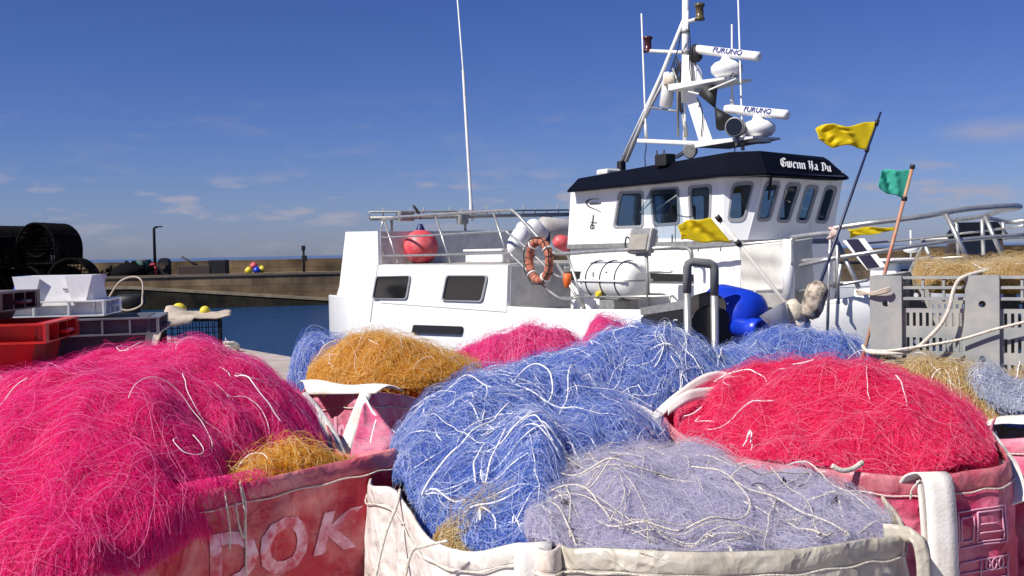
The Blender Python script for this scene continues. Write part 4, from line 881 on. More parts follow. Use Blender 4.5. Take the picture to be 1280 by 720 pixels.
mb.build('grab_line', M['dkrope'], t)
# small orange lights by the lifebuoy
p = wp(BS(709, 350, .08)); t = empty('rescue_light', p, 0, 'small orange rescue light clipped under the boat rail', 'light')
MB().lathe((0, 0, -.12), (0, 0, 1), [(0, .03), (.02, .05), (.12, .065), (.22, .06)], 12).build('body', mat('bright_orange', (.75, .14, .02), .5), t); MB().box((0, 0, .16), (.1, .08, .1), None, .02).build('clip', M['galv'], t)
# liferaft canister
c = BS(768, 350, .35); t = empty('liferaft', wp(Vector((c.x, .35, .80))), TH, 'white liferaft canister strapped in a grey cradle on the side deck', 'liferaft')
Lh = .62; zc = c.z - .80; R = .265
for s, nm in ((1, 'upper_shell'), (-1, 'lower_shell')):
    prof = [(-Lh, .10), (-Lh + .015, .16), (-Lh + .06, R - .03), (-Lh + .16, R), (Lh - .16, R), (Lh - .06, R - .03), (Lh - .015, .16), (Lh, .10)]
    mb = MB(); rows = []
    for x, r in prof: rows.append([Vector((x, math.cos(a) * r, zc + s * (math.sin(a) * r + .012))) for a in np.linspace(0, math.pi, 15)])
    mb.grid(rows); mb.f += [tuple(range(15)), tuple(7 * 15 + i for i in reversed(range(15)))]; mb.sm += [False, False]; mb.build(nm, M['raft'], t)
mb = MB(); mb.plate([rounded([Vector((-Lh + .03, -R - .025, zc - .012)), Vector((Lh - .03, -R - .025, zc - .012)), Vector((Lh - .03, R + .025, zc - .012)), Vector((-Lh + .03, R + .025, zc - .012))], .08)], (0, 0, .024)); mb.build('seam_flange', M['raft'], t)
for x in (-.36, 0.0, .36):
    MB().tube([Vector((x, math.cos(a) * (R + .008), zc + math.sin(a) * (R + .02))) for a in np.linspace(0, 2 * math.pi, 24, endpoint=False)], .011, 6, closed=True).build('strap', M['black'], t)
mb = MB()
for x, z, w, h in ((-.18, .1, .05, .012), (-.17, .06, .02, .06), (.14, .11, .04, .02), (-.16, .0, .07, .01)):
    y = -math.sqrt(R * R - z * z) - .006; mb.box((x, y, zc + z + .012), (w, .004, h))
mb.build('marking', M['black_ink'], t)
mb = MB(); mb.box((.1, 0, (zc - R) / 2), (.36, .46, zc - R - .01), None, .02); mb.box((-.12, 0, zc - R + .02), (.9, .34, .06), None, .015); mb.build('cradle', M['galv'], t)
MB().lathe((-.06, -R - .02, zc - .2), (0, 1, 0), [(0, .04), (.05, .05), (.09, .03)], 10).build('release_unit', M['yfloat'], t)
# flood light
c = BS(801, 301, .06); t = empty('floodlight', wp(c), TH, 'square dusty floodlight fixed on the rail below the wheelhouse windows', 'floodlight')
rx = Matrix.Rotation(R_(-14), 3, 'X')
MB().box((0, .03, 0), (.48, .13, .34), rx, .03).build('housing', M['galv'], t); MB().box(rx @ Vector((0, -.045, -.03)), (.40, .02, .22), rx, .008).build('lens', M['beigelamp'], t); MB().tube(spline([(-.24, .05, -.02), (-.38, .05, .06), (-.42, .05, -.05), (-.36, .05, -.15), (-.2, .05, -.18)], 6), .012, 6).build('cable', M['black'], t)
MB().box((0, .04, -.19), (.3, .04, .05)).build('bracket', M['galv'], t)
# pink buoy
c = BF(526, 309, -9.1); rb = 22 / 1372 * (bw(*c).y)
t = empty('mooring_buoy', bw(*c), TH, 'big faded pink ball buoy tied to the stern rail', 'buoy')
mb = MB(); mb.lathe((0, 0, -rb), (0, 0, 1), [(rb - rb * math.cos(math.pi * k / 16), max(.01, rb * math.sin(math.pi * k / 16))) for k in range(17)] + [(2 * rb + .06, .05)], 28); mb.build('ball', M['buoy'], t)
mb = MB(); mb.lathe((0, 0, rb * .86), (0, 0, 1), [(0, rb * .30), (.03, rb * .26), (.06, .09), (.13, .06), (.17, .04)], 14); mb.build('neck', mat('navy_vinyl', (.02, .025, .12), .5), t)
mb = MB(); mb.tube(spline([(0, 0, rb + .22), (-.05, .0, rb + .35), (-.10, -.1, rb + .50), (-.14, .05, rb + .3)], 6), .02, 6); mb.build('lanyard', M['dkrope'], t)
# fenders
def fender(px, py, u, L, r, tilt, m, mcap, label):
    c = BF(px, py, u); t = empty('fender', bw(*c), TH, label, 'fender', 'fenders piled on the aft deck')
    ax = Vector((0, math.sin(R_(tilt)), math.cos(R_(tilt)))); mb = MB(); mb.lathe(ax * -L / 2, ax, [(0, .05), (.04, r * .7), (.12, r), (L - .12, r), (L - .04, r * .7), (L, .05)], 20); mb.build('body', m, t)
    e = MB(); e.lathe(ax * (-L / 2 - .02), ax, [(-.06, .05), (.0, r * .55), (.1, r * 1.01)], 18); e.build('end_cap', mcap, t)
M['navyvinyl'] = mat('navy_end', (.02, .025, .10), .5)
fender(648, 299, -5.2, .46, .155, 35, M['plastic_w'], M['white2'], 'white fender at the left of the white trio on the aft deck')
fender(658, 292, -5.6, .48, .15, -40, M['plastic_w'], M['white2'], 'white fender in the middle of the white trio on the aft deck')
fender(672, 289, -5.9, .52, .155, -45, M['plastic_w'], M['navyvinyl'], 'white fender with a navy end on the aft deck')
fender(696, 287, -6.2, .9, .22, -85, mat('grey_fender', (.5, .47, .45), .6, var=.3), M['white2'], 'grey fender lying behind the white ones')
fender(704, 304, -5.2, .4, .14, -75, M['buoy'], M['navyvinyl'], 'red fender beside the wheelhouse back wall')
# ================================================================== NETS AND BAGS
def rnd_noise(seed, n=7, f0=2.0, f1=16.0):
    g = np.random.default_rng(seed); fr = np.exp(g.uniform(math.log(f0), math.log(f1), n)); an = g.uniform(0, 2 * np.pi, n); ph = g.uniform(0, 6.28, n); am = 1 / fr ** .8; am /= np.sqrt((am ** 2).sum() / 2)
    return lambda x, y: sum(a * np.sin(f * (x * np.cos(t) + y * np.sin(t)) + p) for f, t, p, a in zip(fr, an, ph, am))
class Heap:
    def __init__(s, centre, loop, zpk, seed, lump=.035, power=.75, skirt=.25):
        s.c = np.array([centre[0], centre[1]]); L = np.array([[p[0], p[1], p[2]] for p in loop])
        d = L[:, :2] - s.c; an = np.arctan2(d[:, 1], d[:, 0]); R = np.hypot(d[:, 0], d[:, 1]); o = np.argsort(an)
        s.an = np.concatenate([an[o] - 2 * np.pi, an[o], an[o] + 2 * np.pi]); s.R = np.tile(R[o], 3); s.z = np.tile(L[o, 2], 3)
        s.zpk = zpk; s.n = rnd_noise(seed, 7, 3.0, 10); s.n2 = rnd_noise(seed + 5, 8, 14, 50); s.lump = lump * 1.5; s.pw = power; s.skirt = skirt; s.Rm = R.max()
    def rim(s, an): return np.interp(an, s.an, s.R), np.interp(an, s.an, s.z)
    def rr(s, x, y):
        dx = x - s.c[0]; dy = y - s.c[1]; R, z = s.rim(np.arctan2(dy, dx)); return np.hypot(dx, dy) / R, z
    def zz(s, x, y):
        r, zr = s.rr(x, y); dm = np.clip(1 - np.clip(r, 0, 1) ** 2.3, 0, 1) ** s.pw
        z = zr + (s.zpk - zr) * dm + s.lump * s.n(x, y) * (.25 + .75 * dm) + .012 * s.n2(x, y)
        return np.where(r > 1, z - (r - 1) * s.Rm * 1.6, z)
    def crest(s, py):      # raise or lower the top until the heap's crest stands where the photograph has it
        an = np.linspace(-np.pi, np.pi, 72, endpoint=False); Q = np.linspace(0, .97, 22); A_, Q_ = np.meshgrid(an, Q); Rr, _ = s.rim(A_); X = s.c[0] + np.cos(A_) * Rr * Q_; Y = s.c[1] + np.sin(A_) * Rr * Q_
        T = np.array(CR.transposed())
        for _i in range(5):
            Z = s.zz(X, Y); v = np.stack([X, Y, Z - EYE], -1) @ T.T; pyy = 360 - FPX * v[..., 1] / -v[..., 2]; pyy = np.where(v[..., 2] < 0, pyy, 1e9); pxx = 640 + FPX * v[..., 0] / -v[..., 2]; pyy = np.where((pxx > -30) & (pxx < 1310), pyy, 1e9); k = np.unravel_index(np.argmin(pyy), pyy.shape)
            s.zpk -= (py - pyy[k]) / FPX * Y[k] * 1.0
def heap_surface(h, name, m, parent=None, nr=34, na=110, base=None, skirt_in=False):
    vs = []; fs = []
    rads = np.concatenate([np.linspace(0.02, .945 if skirt_in else 1.0, nr), [.945, .94] if skirt_in else [1.04, 1.10]])
    ang = np.linspace(-np.pi, np.pi, na, endpoint=False)
    for q in rads:
        R, _ = h.rim(ang); x = h.c[0] + np.cos(ang) * R * q; y = h.c[1] + np.sin(ang) * R * q; z = h.zz(x, y) - .014 - .05 * max(0.0, (q - .84) / .16) ** 1.5
        vs += list(zip(x, y, z))
    R, zr = h.rim(ang)
    for zb, q in (((-h.skirt), .88 if skirt_in else 1.10),):
        x = h.c[0] + np.cos(ang) * R * q; y = h.c[1] + np.sin(ang) * R * q; vs += list(zip(x, y, np.maximum(zr + zb, .01) if base is None else np.full(na, base)))
    k = len(rads) + 1
    for i in range(k - 1):
        for j in range(na): fs.append((i * na + j, i * na + (j + 1) % na, (i + 1) * na + (j + 1) % na, (i + 1) * na + j))
    fs.append(tuple(reversed(range(na)))); fs.append(tuple((k - 1) * na + j for j in range(na)))
    mb = MB(); mb.add(vs, fs, True); return mb.build(name, m, parent)
def walk(h, n, k, seg, turn, off, rng, rmax=1.03, flow=None, spread=1.0, region=None):
    """n strands of k points walking over the heap; returns array (n,k,3)"""
    th = rng.uniform(-np.pi, np.pi, n); q = np.sqrt(rng.uniform(0, 1, n)) * rmax
    if region is not None:
        cx, cy, rad = region; a = rng.uniform(0, 6.283, n); d = np.sqrt(rng.uniform(0, 1, n)) * rad; x = cx + d * np.cos(a); y = cy + d * np.sin(a)
    else:
        R, _ = h.rim(th); x = h.c[0] + np.cos(th) * R * q; y = h.c[1] + np.sin(th) * R * q
    fl = rnd_noise(int(rng.integers(1 << 30)), 5, 1.5, 6)
    ang = (flow if flow is not None else 0) + fl(x, y) * 1.3 + rng.normal(0, spread, n); ang = np.where(rng.random(n) < .5, ang, ang + np.pi)
    sg = seg * rng.uniform(.55, 1.5, n); amp = off * np.minimum(rng.exponential(1.0, n), 3.2); curl = rng.normal(0, turn, n); ph = rng.uniform(0, np.pi, n); fq = rng.uniform(.6, 1.8, n)
    out = np.zeros((n, k, 3))
    for i in range(k):
        t = i / (k - 1)
        out[:, i, 0] = x; out[:, i, 1] = y
        out[:, i, 2] = h.zz(x, y) + amp * np.sin(np.pi * np.clip(t, 0, 1) * fq + ph * .5) - .010
        ang = ang + curl + rng.normal(0, turn * .5, n)
        nx = x + np.cos(ang) * sg; ny = y + np.sin(ang) * sg
        r, _ = h.rr(nx, ny); back = r > rmax + .005
        ang = np.where(back, ang + 1.1, ang); x = np.where(back, x + (h.c[0] - x) * .02, nx); y = np.where(back, y + (h.c[1] - y) * .02, ny)
    # widen duplicates slightly so no zero-length segments remain
    out[:, :, 0] += rng.normal(0, .0015, out.shape[:2]); out[:, :, 1] += rng.normal(0, .0015, out.shape[:2])
    return out
def strands(name, arr, rad, m, parent):
    n, k, _ = arr.shape; cu = bpy.data.hair_curves.new(name); cu.add_curves([k] * n)
    cu.attributes['position'].data.foreach_set('vector', arr.astype(np.float32).ravel())
    ra = cu.attributes.get('radius') or cu.attributes.new('radius', 'FLOAT', 'POINT')
    rv = np.repeat(rad * RNG.uniform(.6, 1.3, n), k).astype(np.float32); ra.data.foreach_set('value', rv)
    cu.materials.append(m); o = bpy.data.objects.new(name, cu); COL.objects.link(o); o.parent = parent; return o
def cords(name, h, n, k, seg, turn, off, rad, m, parent, seed, region=None, lift=.022):
    rng = np.random.default_rng(seed); a = walk(h, n, k, seg, turn, off, rng, .95, None, 2.0, region)
    for i in range(n):
        mb = MB(); kk = int(rng.integers(k // 2, k + 1)); p = [Vector(q) + Vector((0, 0, lift + .016 * math.sin(j * .42 + i * 2.1))) for j, q in enumerate(a[i][:kk])]
        mb.tube(spline(p, 3), rad * (rng.uniform(.45, .75) if rng.random() < .45 else rng.uniform(.85, 1.35)), 5); mb.build(name, m, parent)
SC.cycles_curves.shape = 'THICK' if hasattr(SC, 'cycles_curves') else None
def ell(c, rx, ry, z, rot=0, n=24):
    return [Vector((c[0] + math.cos(a) * rx * math.cos(rot) - math.sin(a) * ry * math.sin(rot), c[1] + math.cos(a) * rx * math.sin(rot) + math.sin(a) * ry * math.cos(rot), z)) for a in np.linspace(0, 2 * math.pi, n, endpoint=False)]
NETMAT = {}
def netmats(key, base, cols, trans=.5):
    if key not in NETMAT: NETMAT[key] = (mat(key + '_net_mass', base, .7, col2=tuple(min(1, c * 1.7) for c in base), vscale=26, lo=.3, hi=.7, bump=.9, bscale=70, spec=.2), strand_mat(key + '_monofilament', cols, trans), strand_mat(key + '_pale_monofilament', [tuple(c * .6 + d * .4 for c, d in zip(cols[-1], cols[-2])), tuple(c * .7 + .26 for c in cols[-1])], trans))  # mass darker than the strands: shade of the gaps put into its colour
    return NETMAT[key]
netmats('magenta', (.60, .003, .16), [(.78, .003, .19), (.90, .008, .26), (.93, .03, .34), (.93, .14, .44)])
netmats('red', (.60, .004, .08), [(.78, .005, .11), (.90, .010, .16), (.93, .035, .21), (.93, .18, .34)])
netmats('blue', (.04, .09, .36), [(.05, .13, .50), (.10, .22, .68), (.24, .38, .80), (.74, .79, .93)])  # deep and white ends put the heap's shadows and highlights into the colour
netmats('lilac', (.42, .40, .53), [(.54, .51, .66), (.62, .59, .76), (.72, .69, .82), (.88, .86, .90)], .6)
netmats('orange', (.44, .17, .008), [(.66, .30, .012), (.80, .40, .02), (.85, .50, .06), (.90, .68, .26)])
netmats('gold', (.42, .27, .07), [(.54, .34, .08), (.66, .44, .13), (.72, .54, .24), (.80, .70, .46)])
netmats('pink', (.66, .01, .22), [(.78, .015, .28), (.90, .03, .34), (.92, .10, .42), (.94, .3, .54)])
def net(label, key, centre, loop, zpk, seed, n, rad=.0011, seg=.022, k=10, off=.012, turn=.16, lump=.035, power=.75, wcords=(0, 14, .03, .22, .02, .0035), base=None, fuzz=.13, group='nets heaped in big bags', cordmat='wrope', skirt=.25, top=None, rmax=None, coarse=.06):
    h = Heap(centre, loop, zpk, seed, lump, power, skirt)
    if top: h.crest(top + 5)
    ms, mt, ms2 = NETMAT[key]; rmax = rmax or (1.02 if base is not None else .985); rng = np.random.default_rng(seed)
    o = heap_surface(h, 'fishing_net', ms, base=base, skirt_in=base is None); tag(o, label, 'fishing net', group)
    strands('loose_strand', walk(h, n, k, seg, turn, off, rng, rmax), rad, mt, o)
    if fuzz: strands('fine_fuzz', walk(h, int(n * fuzz), k, seg * 1.2, turn * 1.5, off * 2.5, rng, rmax), rad * .72, mt, o)
    if coarse: strands('pale_strand', walk(h, int(n * coarse), k + 7, seg * 1.15, turn * 1.15, off * 1.8, rng, rmax, None, 1.6), rad * 1.3, ms2, o)
    c = wcords
    if c[0]: cords('float_line', h, c[0], c[1], c[2], c[3], c[4], c[5], M[cordmat], o, seed + 3)
    return o, h

def catloop(pts, n=16): return spline(pts, n, closed=True)
def bag(name, label, rim, m, inset=.94, bulge=1.05, wr=.010, hem=True, cord=True, cordmat='rope', hemmat=None, seed=0, group='big woven bags full of net', drop=None, n=26, rows=46, base=0.004):
    R = catloop(rim, n); k = len(R); c = sum(R, Vector()) / k; nz_ = rnd_noise(seed + 50, 9, 2, 18); nz2 = rnd_noise(seed + 51, 8, 12, 60)
    per = [0]; 
    for i in range(1, k): per.append(per[-1] + (R[i] - R[i - 1]).length)
    def pos(i, t, out=0.0):      # i: fractional rim index, t: 0 rim .. 1 base
        i0 = int(math.floor(i)) % k; i1 = (i0 + 1) % k; f = i - math.floor(i); p = R[i0].lerp(R[i1], f); pr = R[(i0 - 1) % k]; nx = R[(i1 + 1) % k]
        tg = (nx - pr); nrm = Vector((tg.y, -tg.x, 0)); nrm = nrm.normalized() if nrm.length > 1e-6 else Vector((0, 0, 0))
        if nrm.dot(Vector((p.x - c.x, p.y - c.y, 0))) < 0: nrm = -nrm
        z = p.z + (base - p.z) * t; b = Vector((c.x + (p.x - c.x) * inset, c.y + (p.y - c.y) * inset, 0)); q = Vector((p.x, p.y, 0)).lerp(b, t); s = per[i0] + f * .03
        g = bulge - 1.0; w_ = Vector((q.x + seed, q.y, z)); n1 = mnoise.noise(w_ * 3.1); n2 = 1 - 2.2 * abs(mnoise.noise(w_ * 5.3 + Vector((3, 1, 7)))); n3 = 1 - 2.2 * abs(mnoise.noise(Vector((w_.x * 13, w_.y * 13, w_.z * 9)))); q = q + nrm * (g * math.sin(math.pi * min(1, t * 1.25)) * .5 + wr * min(1, t * 6 + .2) * (n1 * 1.3 + n2 * .55 + n3 * .22) + out)
        return Vector((q.x, q.y, z))
    ts = np.linspace(0, 1, rows) ** 1.3
    mb = MB(); mb.grid([[pos(i, t) for i in range(k)] for t in ts], closed=True); o = mb.build(name, m, fix=False); md = o.modifiers.new('thickness', 'SOLIDIFY'); md.thickness = .004; md.offset = 0
    tag(o, label, 'bag', group)
    if hem:
        mb = MB(); mb.grid([[pos(i, t, ou) for i in range(k)] for t, ou in ((.055, .003), (.05, .006), (.012, .007), (-.004, .004), (-.005, -.004), (.02, -.005))], closed=True); mb.build('hem', hemmat or m, o, fix=False)
    if cord:
        mb = MB(); mb.tube([pos(i, .060 + .003 * math.sin(i * .35), .010) for i in np.arange(0, k, .5)], .0028, 5, closed=True); mb.build('tie_cord', M[cordmat], o)
    return o, pos, R
def strap(name, pts, width, wdir, m, parent=None, thick=.006, n=8):
    C = spline(pts, n); rows = []
    for i, p in enumerate(C):
        w = wdir(i / (len(C) - 1)) if callable(wdir) else Vector(wdir); w = w.normalized() * width / 2; rows.append([p - w, p - w * .33 , p + w * .33, p + w])
    mb = MB(); mb.grid(rows); o = mb.build(name, m, parent, fix=False); md = o.modifiers.new('thickness', 'SOLIDIFY'); md.thickness = thick; md.offset = 0
    return o
def weave_bag(name, c, c2, vs=3.0, lo=.4, hi=.62, trans=.15, rough=.38): return mat(name, c, rough, col2=c2, vscale=vs, lo=lo, hi=hi, bump=.3, bscale=26, trans=trans, crumple=.55)
M['bag_red'] = weave_bag('faded_red_sacking', (.60, .025, .06), (.88, .46, .44), 2.6, .46, .64, .3)
M['bag_pink'] = weave_bag('pink_sacking', (.66, .12, .24), (.72, .34, .42), 4)
M['hem_pink'] = weave_bag('faded_pink_hem', (.66, .24, .27), (.52, .09, .13), 5)
M['bag_wine'] = weave_bag('wine_red_sacking', (.60, .035, .12), (.78, .26, .36), 3, .42, .64, .25)
M['bag_cream'] = weave_bag('cream_sacking', (.80, .75, .70), (.66, .42, .28), 2.8, .5, .70)
M['bag_beige'] = weave_bag('beige_sacking', (.66, .62, .52), (.50, .45, .36), 5)
M['webbing'] = mat('white_webbing', (.78, .75, .71), .7, col2=(.64, .58, .51), vscale=9, bump=.12, bscale=90)
M['print_pale'] = mat('worn_pale_print', (.74, .46, .56), .6, col2=(.52, .06, .10), vscale=13, lo=.42, hi=.62)
M['print_pink'] = mat('worn_pink_print', (.68, .34, .46), .6, col2=(.55, .14, .26), vscale=20, lo=.55, hi=.72)
P3 = lambda q: P(q[0], q[1], q[2])
DEEP = lambda p: Vector((p.x, p.y, p.z))

def rim_index(R, px, py):     # rim sample nearest (in the photograph's frame) to a pixel
    best = None
    for i, p in enumerate(R):
        q = CR.transposed() @ (p - CAMP); x = 640 + FPX * q.x / -q.z; y = 360 - FPX * q.y / -q.z; d = (x - px) ** 2 + (y - py) ** 2
        if best is None or d < best[0]: best = (d, i)
    return best[1]
# ---- magenta net and its red bag (front left)
rimA = [P3(q) for q in ((-70, 720, 3.0), (20, 694, 3.02), (108, 650, 3.12), (200, 626, 3.32), (300, 606, 3.55), (400, 584, 3.78), (470, 569, 3.9), (492, 562, 4.0), (428, 568, 4.25), (412, 540, 4.6), (386, 497, 4.95), (300, 470, 5.35), (150, 470, 5.5), (0, 490, 5.4), (-120, 520, 5.0), (-170, 600, 4.2), (-170, 680, 3.5))]
bA, posA, RA = bag('big_bag', 'faded red big bag with pale letters holding the magenta net, bottom left', rimA, M['bag_red'], .95, 1.05, .020, hemmat=M['hem_pink'], seed=1)
cA = P(185, 560, 4.35)
loopA = [p + (Vector((cA.x, cA.y, p.z)) - p) * .055 + Vector((0, 0, -.025)) for p in rimA]
loopA[0] = P(-80, 745, 2.88); loopA[1] = P(28, 716, 2.92); loopA[2] = P(116, 676, 3.02); loopA[3] = P(207, 643, 3.24); loopA[4] = P(288, 604, 3.75); loopA[5] = P(345, 582, 4.02); loopA[7] = P(400, 583, 4.1) + Vector((0, 0, -.05)); loopA[8] = P(405, 566, 4.3); loopA[6] = P(382, 572, 4.15); 
net('bright magenta net heaped in the red bag, largest and leftmost', 'magenta', cA, loopA, P(210, 424, 4.5).z - .02, 21, 110000, .00048, .024, 11, .008, .13, .026, .85, (22, 16, .030, .25, .02, .0024), cordmat='wrope', skirt=.1, top=424, rmax=1.035)
def drape(parent, m, pos, i0, i1, n, tmax, seed, rad=.0006):
    rng = np.random.default_rng(seed); k = 9; a = np.zeros((n, k, 3))
    for q in range(n):
        i = rng.uniform(i0, i1); di = rng.normal(0, 2.2); tm = -.02 + tmax * rng.beta(1.2, 2.6) * (.35 + .65 * math.sin(math.pi * (i - i0) / (i1 - i0)) ** .7); o0 = rng.uniform(.008, .03); cv = rng.normal(0, 1.3)
        for j in range(k):
            u = j / (k - 1); a[q, j] = pos(i + di * u * 1.6 + cv * math.sin(3 * u), -.035 + (tm + .035) * u, o0 * (1 - .4 * u) + (-.05 * (1 - u) ** 4))
    return strands('hanging_strand', a, rad, m, parent)
netA = [q for q in bpy.data.objects if q.get('label', '').startswith('bright magenta net')][0]
drape(netA, NETMAT['magenta'][1], posA, rim_index(RA, -40, 710), rim_index(RA, 110, 650), 150, .14, 5)
drape(netA, NETMAT['magenta'][1], posA, rim_index(RA, 90, 655), rim_index(RA, 330, 600), 520, .32, 6)
# golden strands at the corner of the bag
cg = P(362, 588, 3.86); net('small golden brown net tucked in the right corner of the red bag', 'orange', cg, ell(cg, .27, .12, cg.z - .04, R_(42)), P(345, 560, 4.0).z, 22, 6000, .0008, .02, 10, .012, .2, .01, .7, (5, 12, .03, .2, .015, .0022), skirt=.08, top=560, rmax=1.03)
# letters on the bag front
def bag_print(txt, i0, i1, t0, t1, pos, m, parent, out=.006, shear=0):
    vs, fs = text_mesh(txt, 'print', shear=shear, bold=.035); bm = bmesh.new(); vv = [bm.verts.new(v) for v in vs]
    for f in fs:
        try: bm.faces.new([vv[i] for i in f])
        except ValueError: pass
    bmesh.ops.remove_doubles(bm, verts=bm.verts, dist=1e-5); bmesh.ops.triangulate(bm, faces=bm.faces)
    for _ in range(2): bmesh.ops.subdivide_edges(bm, edges=[e for e in bm.edges if e.calc_length() > .08], cuts=1, use_grid_fill=False); bmesh.ops.triangulate(bm, faces=bm.faces)
    bm.verts.index_update(); xs = [v.co.x for v in bm.verts]; ys = [v.co.y for v in bm.verts]; x0, x1, y0, y1 = min(xs), max(xs), min(ys), max(ys)
    mb = MB(); mb.add([pos(i0 + (i1 - i0) * (v.co.x - x0) / (x1 - x0), t1 + (t0 - t1) * (v.co.y - y0) / (y1 - y0), out) for v in bm.verts], [[v.index for v in f.verts] for f in bm.faces]); bm.free()
    return mb.build('print', m, parent, fix=False)
i0, i1 = rim_index(RA, 255, 615), rim_index(RA, 383, 588)
bag_print('DO', i0, i1, .14, .34, posA, M['print_pale'], bA)
i0, i1 = rim_index(RA, 388, 588), rim_index(RA, 452, 573)
bag_print('K', i0, i1, .17, .31, posA, M['print_pale'], bA, shear=.3)
# hanging cord tied in a bow on the bag front, stitched seam strap
ib = rim_index(RA, 297, 607); mb = MB()
mb.tube(spline([posA(ib, -.015, .015), posA(ib + .3, .1, .018), posA(ib - .2, .3, .016), posA(ib, .6, .014)], 8), .0035, 5)
mb.tube(spline([posA(ib - 2.2, .05, .014), posA(ib - 2.0, .12, .02), posA(ib - 1.0, .17, .022), posA(ib, .12, .02), posA(ib + .7, .06, .02), posA(ib + .4, .0, .016), posA(ib - .3, .03, .02)], 7), .003, 5)
mb.tube(spline([posA(ib - 5, .01, .012), posA(ib - 5.4, .06, .02), posA(ib - 5.1, .13, .02), posA(ib - 5.3, .2, .012)], 6), .003, 5); mb.build('hanging_cord', M['rope'], bA)
isx = rim_index(RA, 110, 650); strap('seam_strap', [posA(isx, .0, .012), posA(isx + .2, .1, .013), posA(isx + .1, .3, .012), posA(isx, .6, .012)], .05, (RA[isx + 2] - RA[isx - 2]), M['bag_pink'], bA)
# white lifting straps inside the right rim
strap('lifting_strap', [P(374, 494, 4.9), P(392, 515, 4.75), P(412, 545, 4.6), P(424, 574, 4.4)], .07, (.7, .5, .3), M['webbing'], bA)

# ---- pink bag with the orange net (behind)
rimF = [P3(q) for q in ((378, 498, 5.45), (420, 494, 5.25), (460, 491, 5.05), (500, 494, 5.3), (545, 500, 5.6), (600, 478, 6.1), (560, 455, 6.6), (470, 452, 6.7), (400, 470, 6.2))]
bF, posF, RF = bag('big_bag', 'pink big bag with a white flap behind the red bag, under the orange net', rimF, M['bag_pink'], .98, 1.04, .012, seed=2)
i0, i1 = rim_index(RF, 404, 495), rim_index(RF, 446, 492)
bag_print('Non', i0, i1, .10, .22, posF, M['print_pink'], bF)
cF = P(495, 450, 6.0); loopF = [p + Vector((0, 0, -.02)) for p in rimF]
net('orange net on the pink bag, strewn with white threads', 'orange', cF, ell(cF, .47, .46, P(480, 486, 5.4).z + .01, 0), P(495, 411, 6.1).z, 31, 34000, .00075, .022, 10, .011, .18, .03, 1.15, (44, 16, .028, .30, .015, .0024), skirt=.1, top=418, rmax=1.03)
# white flap
def flap_fn(s, t):
    a = P(374, 478, 5.35).lerp(P(504, 490, 5.0), s); b = P(384, 493, 5.2).lerp(P(470, 492, 4.98), s); p = a.lerp(b, t); return p + Vector((0, 0, .012 * math.sin(s * 9) * (1 - t) + .03 * math.sin(math.pi * t)))
cloth('white_flap', flap_fn, 20, 8, M['webbing'], bF)
strap('lifting_strap', [P(458, 490, 5.02), P(446, 520, 4.85), P(432, 560, 4.6), P(424, 592, 4.45)], .06, (.9, .3, .1), M['webbing'], bF)
mb = MB(); mb.tube(spline([P(455, 494, 4.98), P(470, 520, 4.8), P(500, 545, 4.6), P(540, 556, 4.4)], 8), .006, 5); mb.tube(spline([P(472, 520, 4.8), P(465, 545, 4.6), P(459, 580, 4.4)], 8), .004, 5); mb.build('tie_cord', M['wrope'], bF)
# the pulled out corner of pink cloth between the bags
def ear_fn(s, t):
    a = P(455, 505, 4.9).lerp(P(430, 596, 4.3), t); b = P(462, 500, 5.0).lerp(P(498, 552, 4.5), t ** .8); p = a.lerp(b, s); return p + Vector((0, -.02 * wob(s, t), .008 * wob(t, s)))
cloth('corner_gusset', ear_fn, 14, 18, M['bag_pink'], bF)

# ---- blue net in the cream bag (front centre)
rimB = [P3(q) for q in ((462, 606, 3.75), (490, 612, 3.5), (512, 640, 3.35), (540, 676, 3.2), (590, 691, 3.05), (650, 680, 2.95), (694, 688, 2.86), (720, 640, 3.4), (775, 590, 3.9), (830, 530, 4.6), (760, 495, 5.2), (640, 490, 5.3), (530, 540, 4.8), (480, 580, 4.2))]
bB, posB, RB = bag('big_bag', 'cream stained big bag holding the front blue net, bottom centre', rimB, M['bag_cream'], .95, 1.05, .014, seed=3)
cB = P(655, 560, 4.25); loopB = [p + (Vector((cB.x, cB.y, p.z)) - p) * .055 + Vector((0, 0, -.03)) for p in rimB]
loopB[0] = P(505, 600, 3.8); loopB[1] = P(520, 625, 3.6)
_, hB = net('front blue net in the cream bag, looped with thick white cords', 'blue', cB, loopB, P(665, 462, 4.5).z, 41, 60000, .00060, .026, 12, .012, .15, .040, .85, (100, 26, .036, .16, .02, .0026), skirt=.1, top=466)
cg = P(640, 655, 3.3); net('thin golden net lying along the front rim of the cream bag', 'gold', cg, ell(cg, .24, .13, cg.z - .05, R_(8)), P(640, 622, 3.3).z, 43, 5000, .0008, .018, 10, .014, .22, .01, .7, (4, 10, .03, .2, .015, .0020), skirt=.06, top=628, rmax=1.03)
iw = rim_index(RB, 655, 682); strap('lifting_strap', [P(668, 679, 2.96), P(667, 680, 2.90), P(666, 688, 2.865), P(667, 730, 2.85), P(668, 800, 2.84)], .10, (1, .1, .02), M['webbing'], bB)
strap('lifting_strap', [P(496, 570, 4.35), P(530, 566, 4.25), P(560, 560, 4.2), P(590, 556, 4.25)], .07, (0, .35, 1), M['webbing'], bB)
mb = MB(); mb.tube(spline([P(500, 612, 3.45), P(496, 632, 3.38), P(482, 668, 3.3), P(470, 720, 3.2), P(465, 780, 3.15)], 8), .005, 5); mb.tube(spline([P(560, 676, 3.0), P(535, 682, 3.02), P(515, 690, 3.03), P(506, 725, 3.0)], 8), .0045, 5); mb.build('hanging_cord', M['rope'], bB)

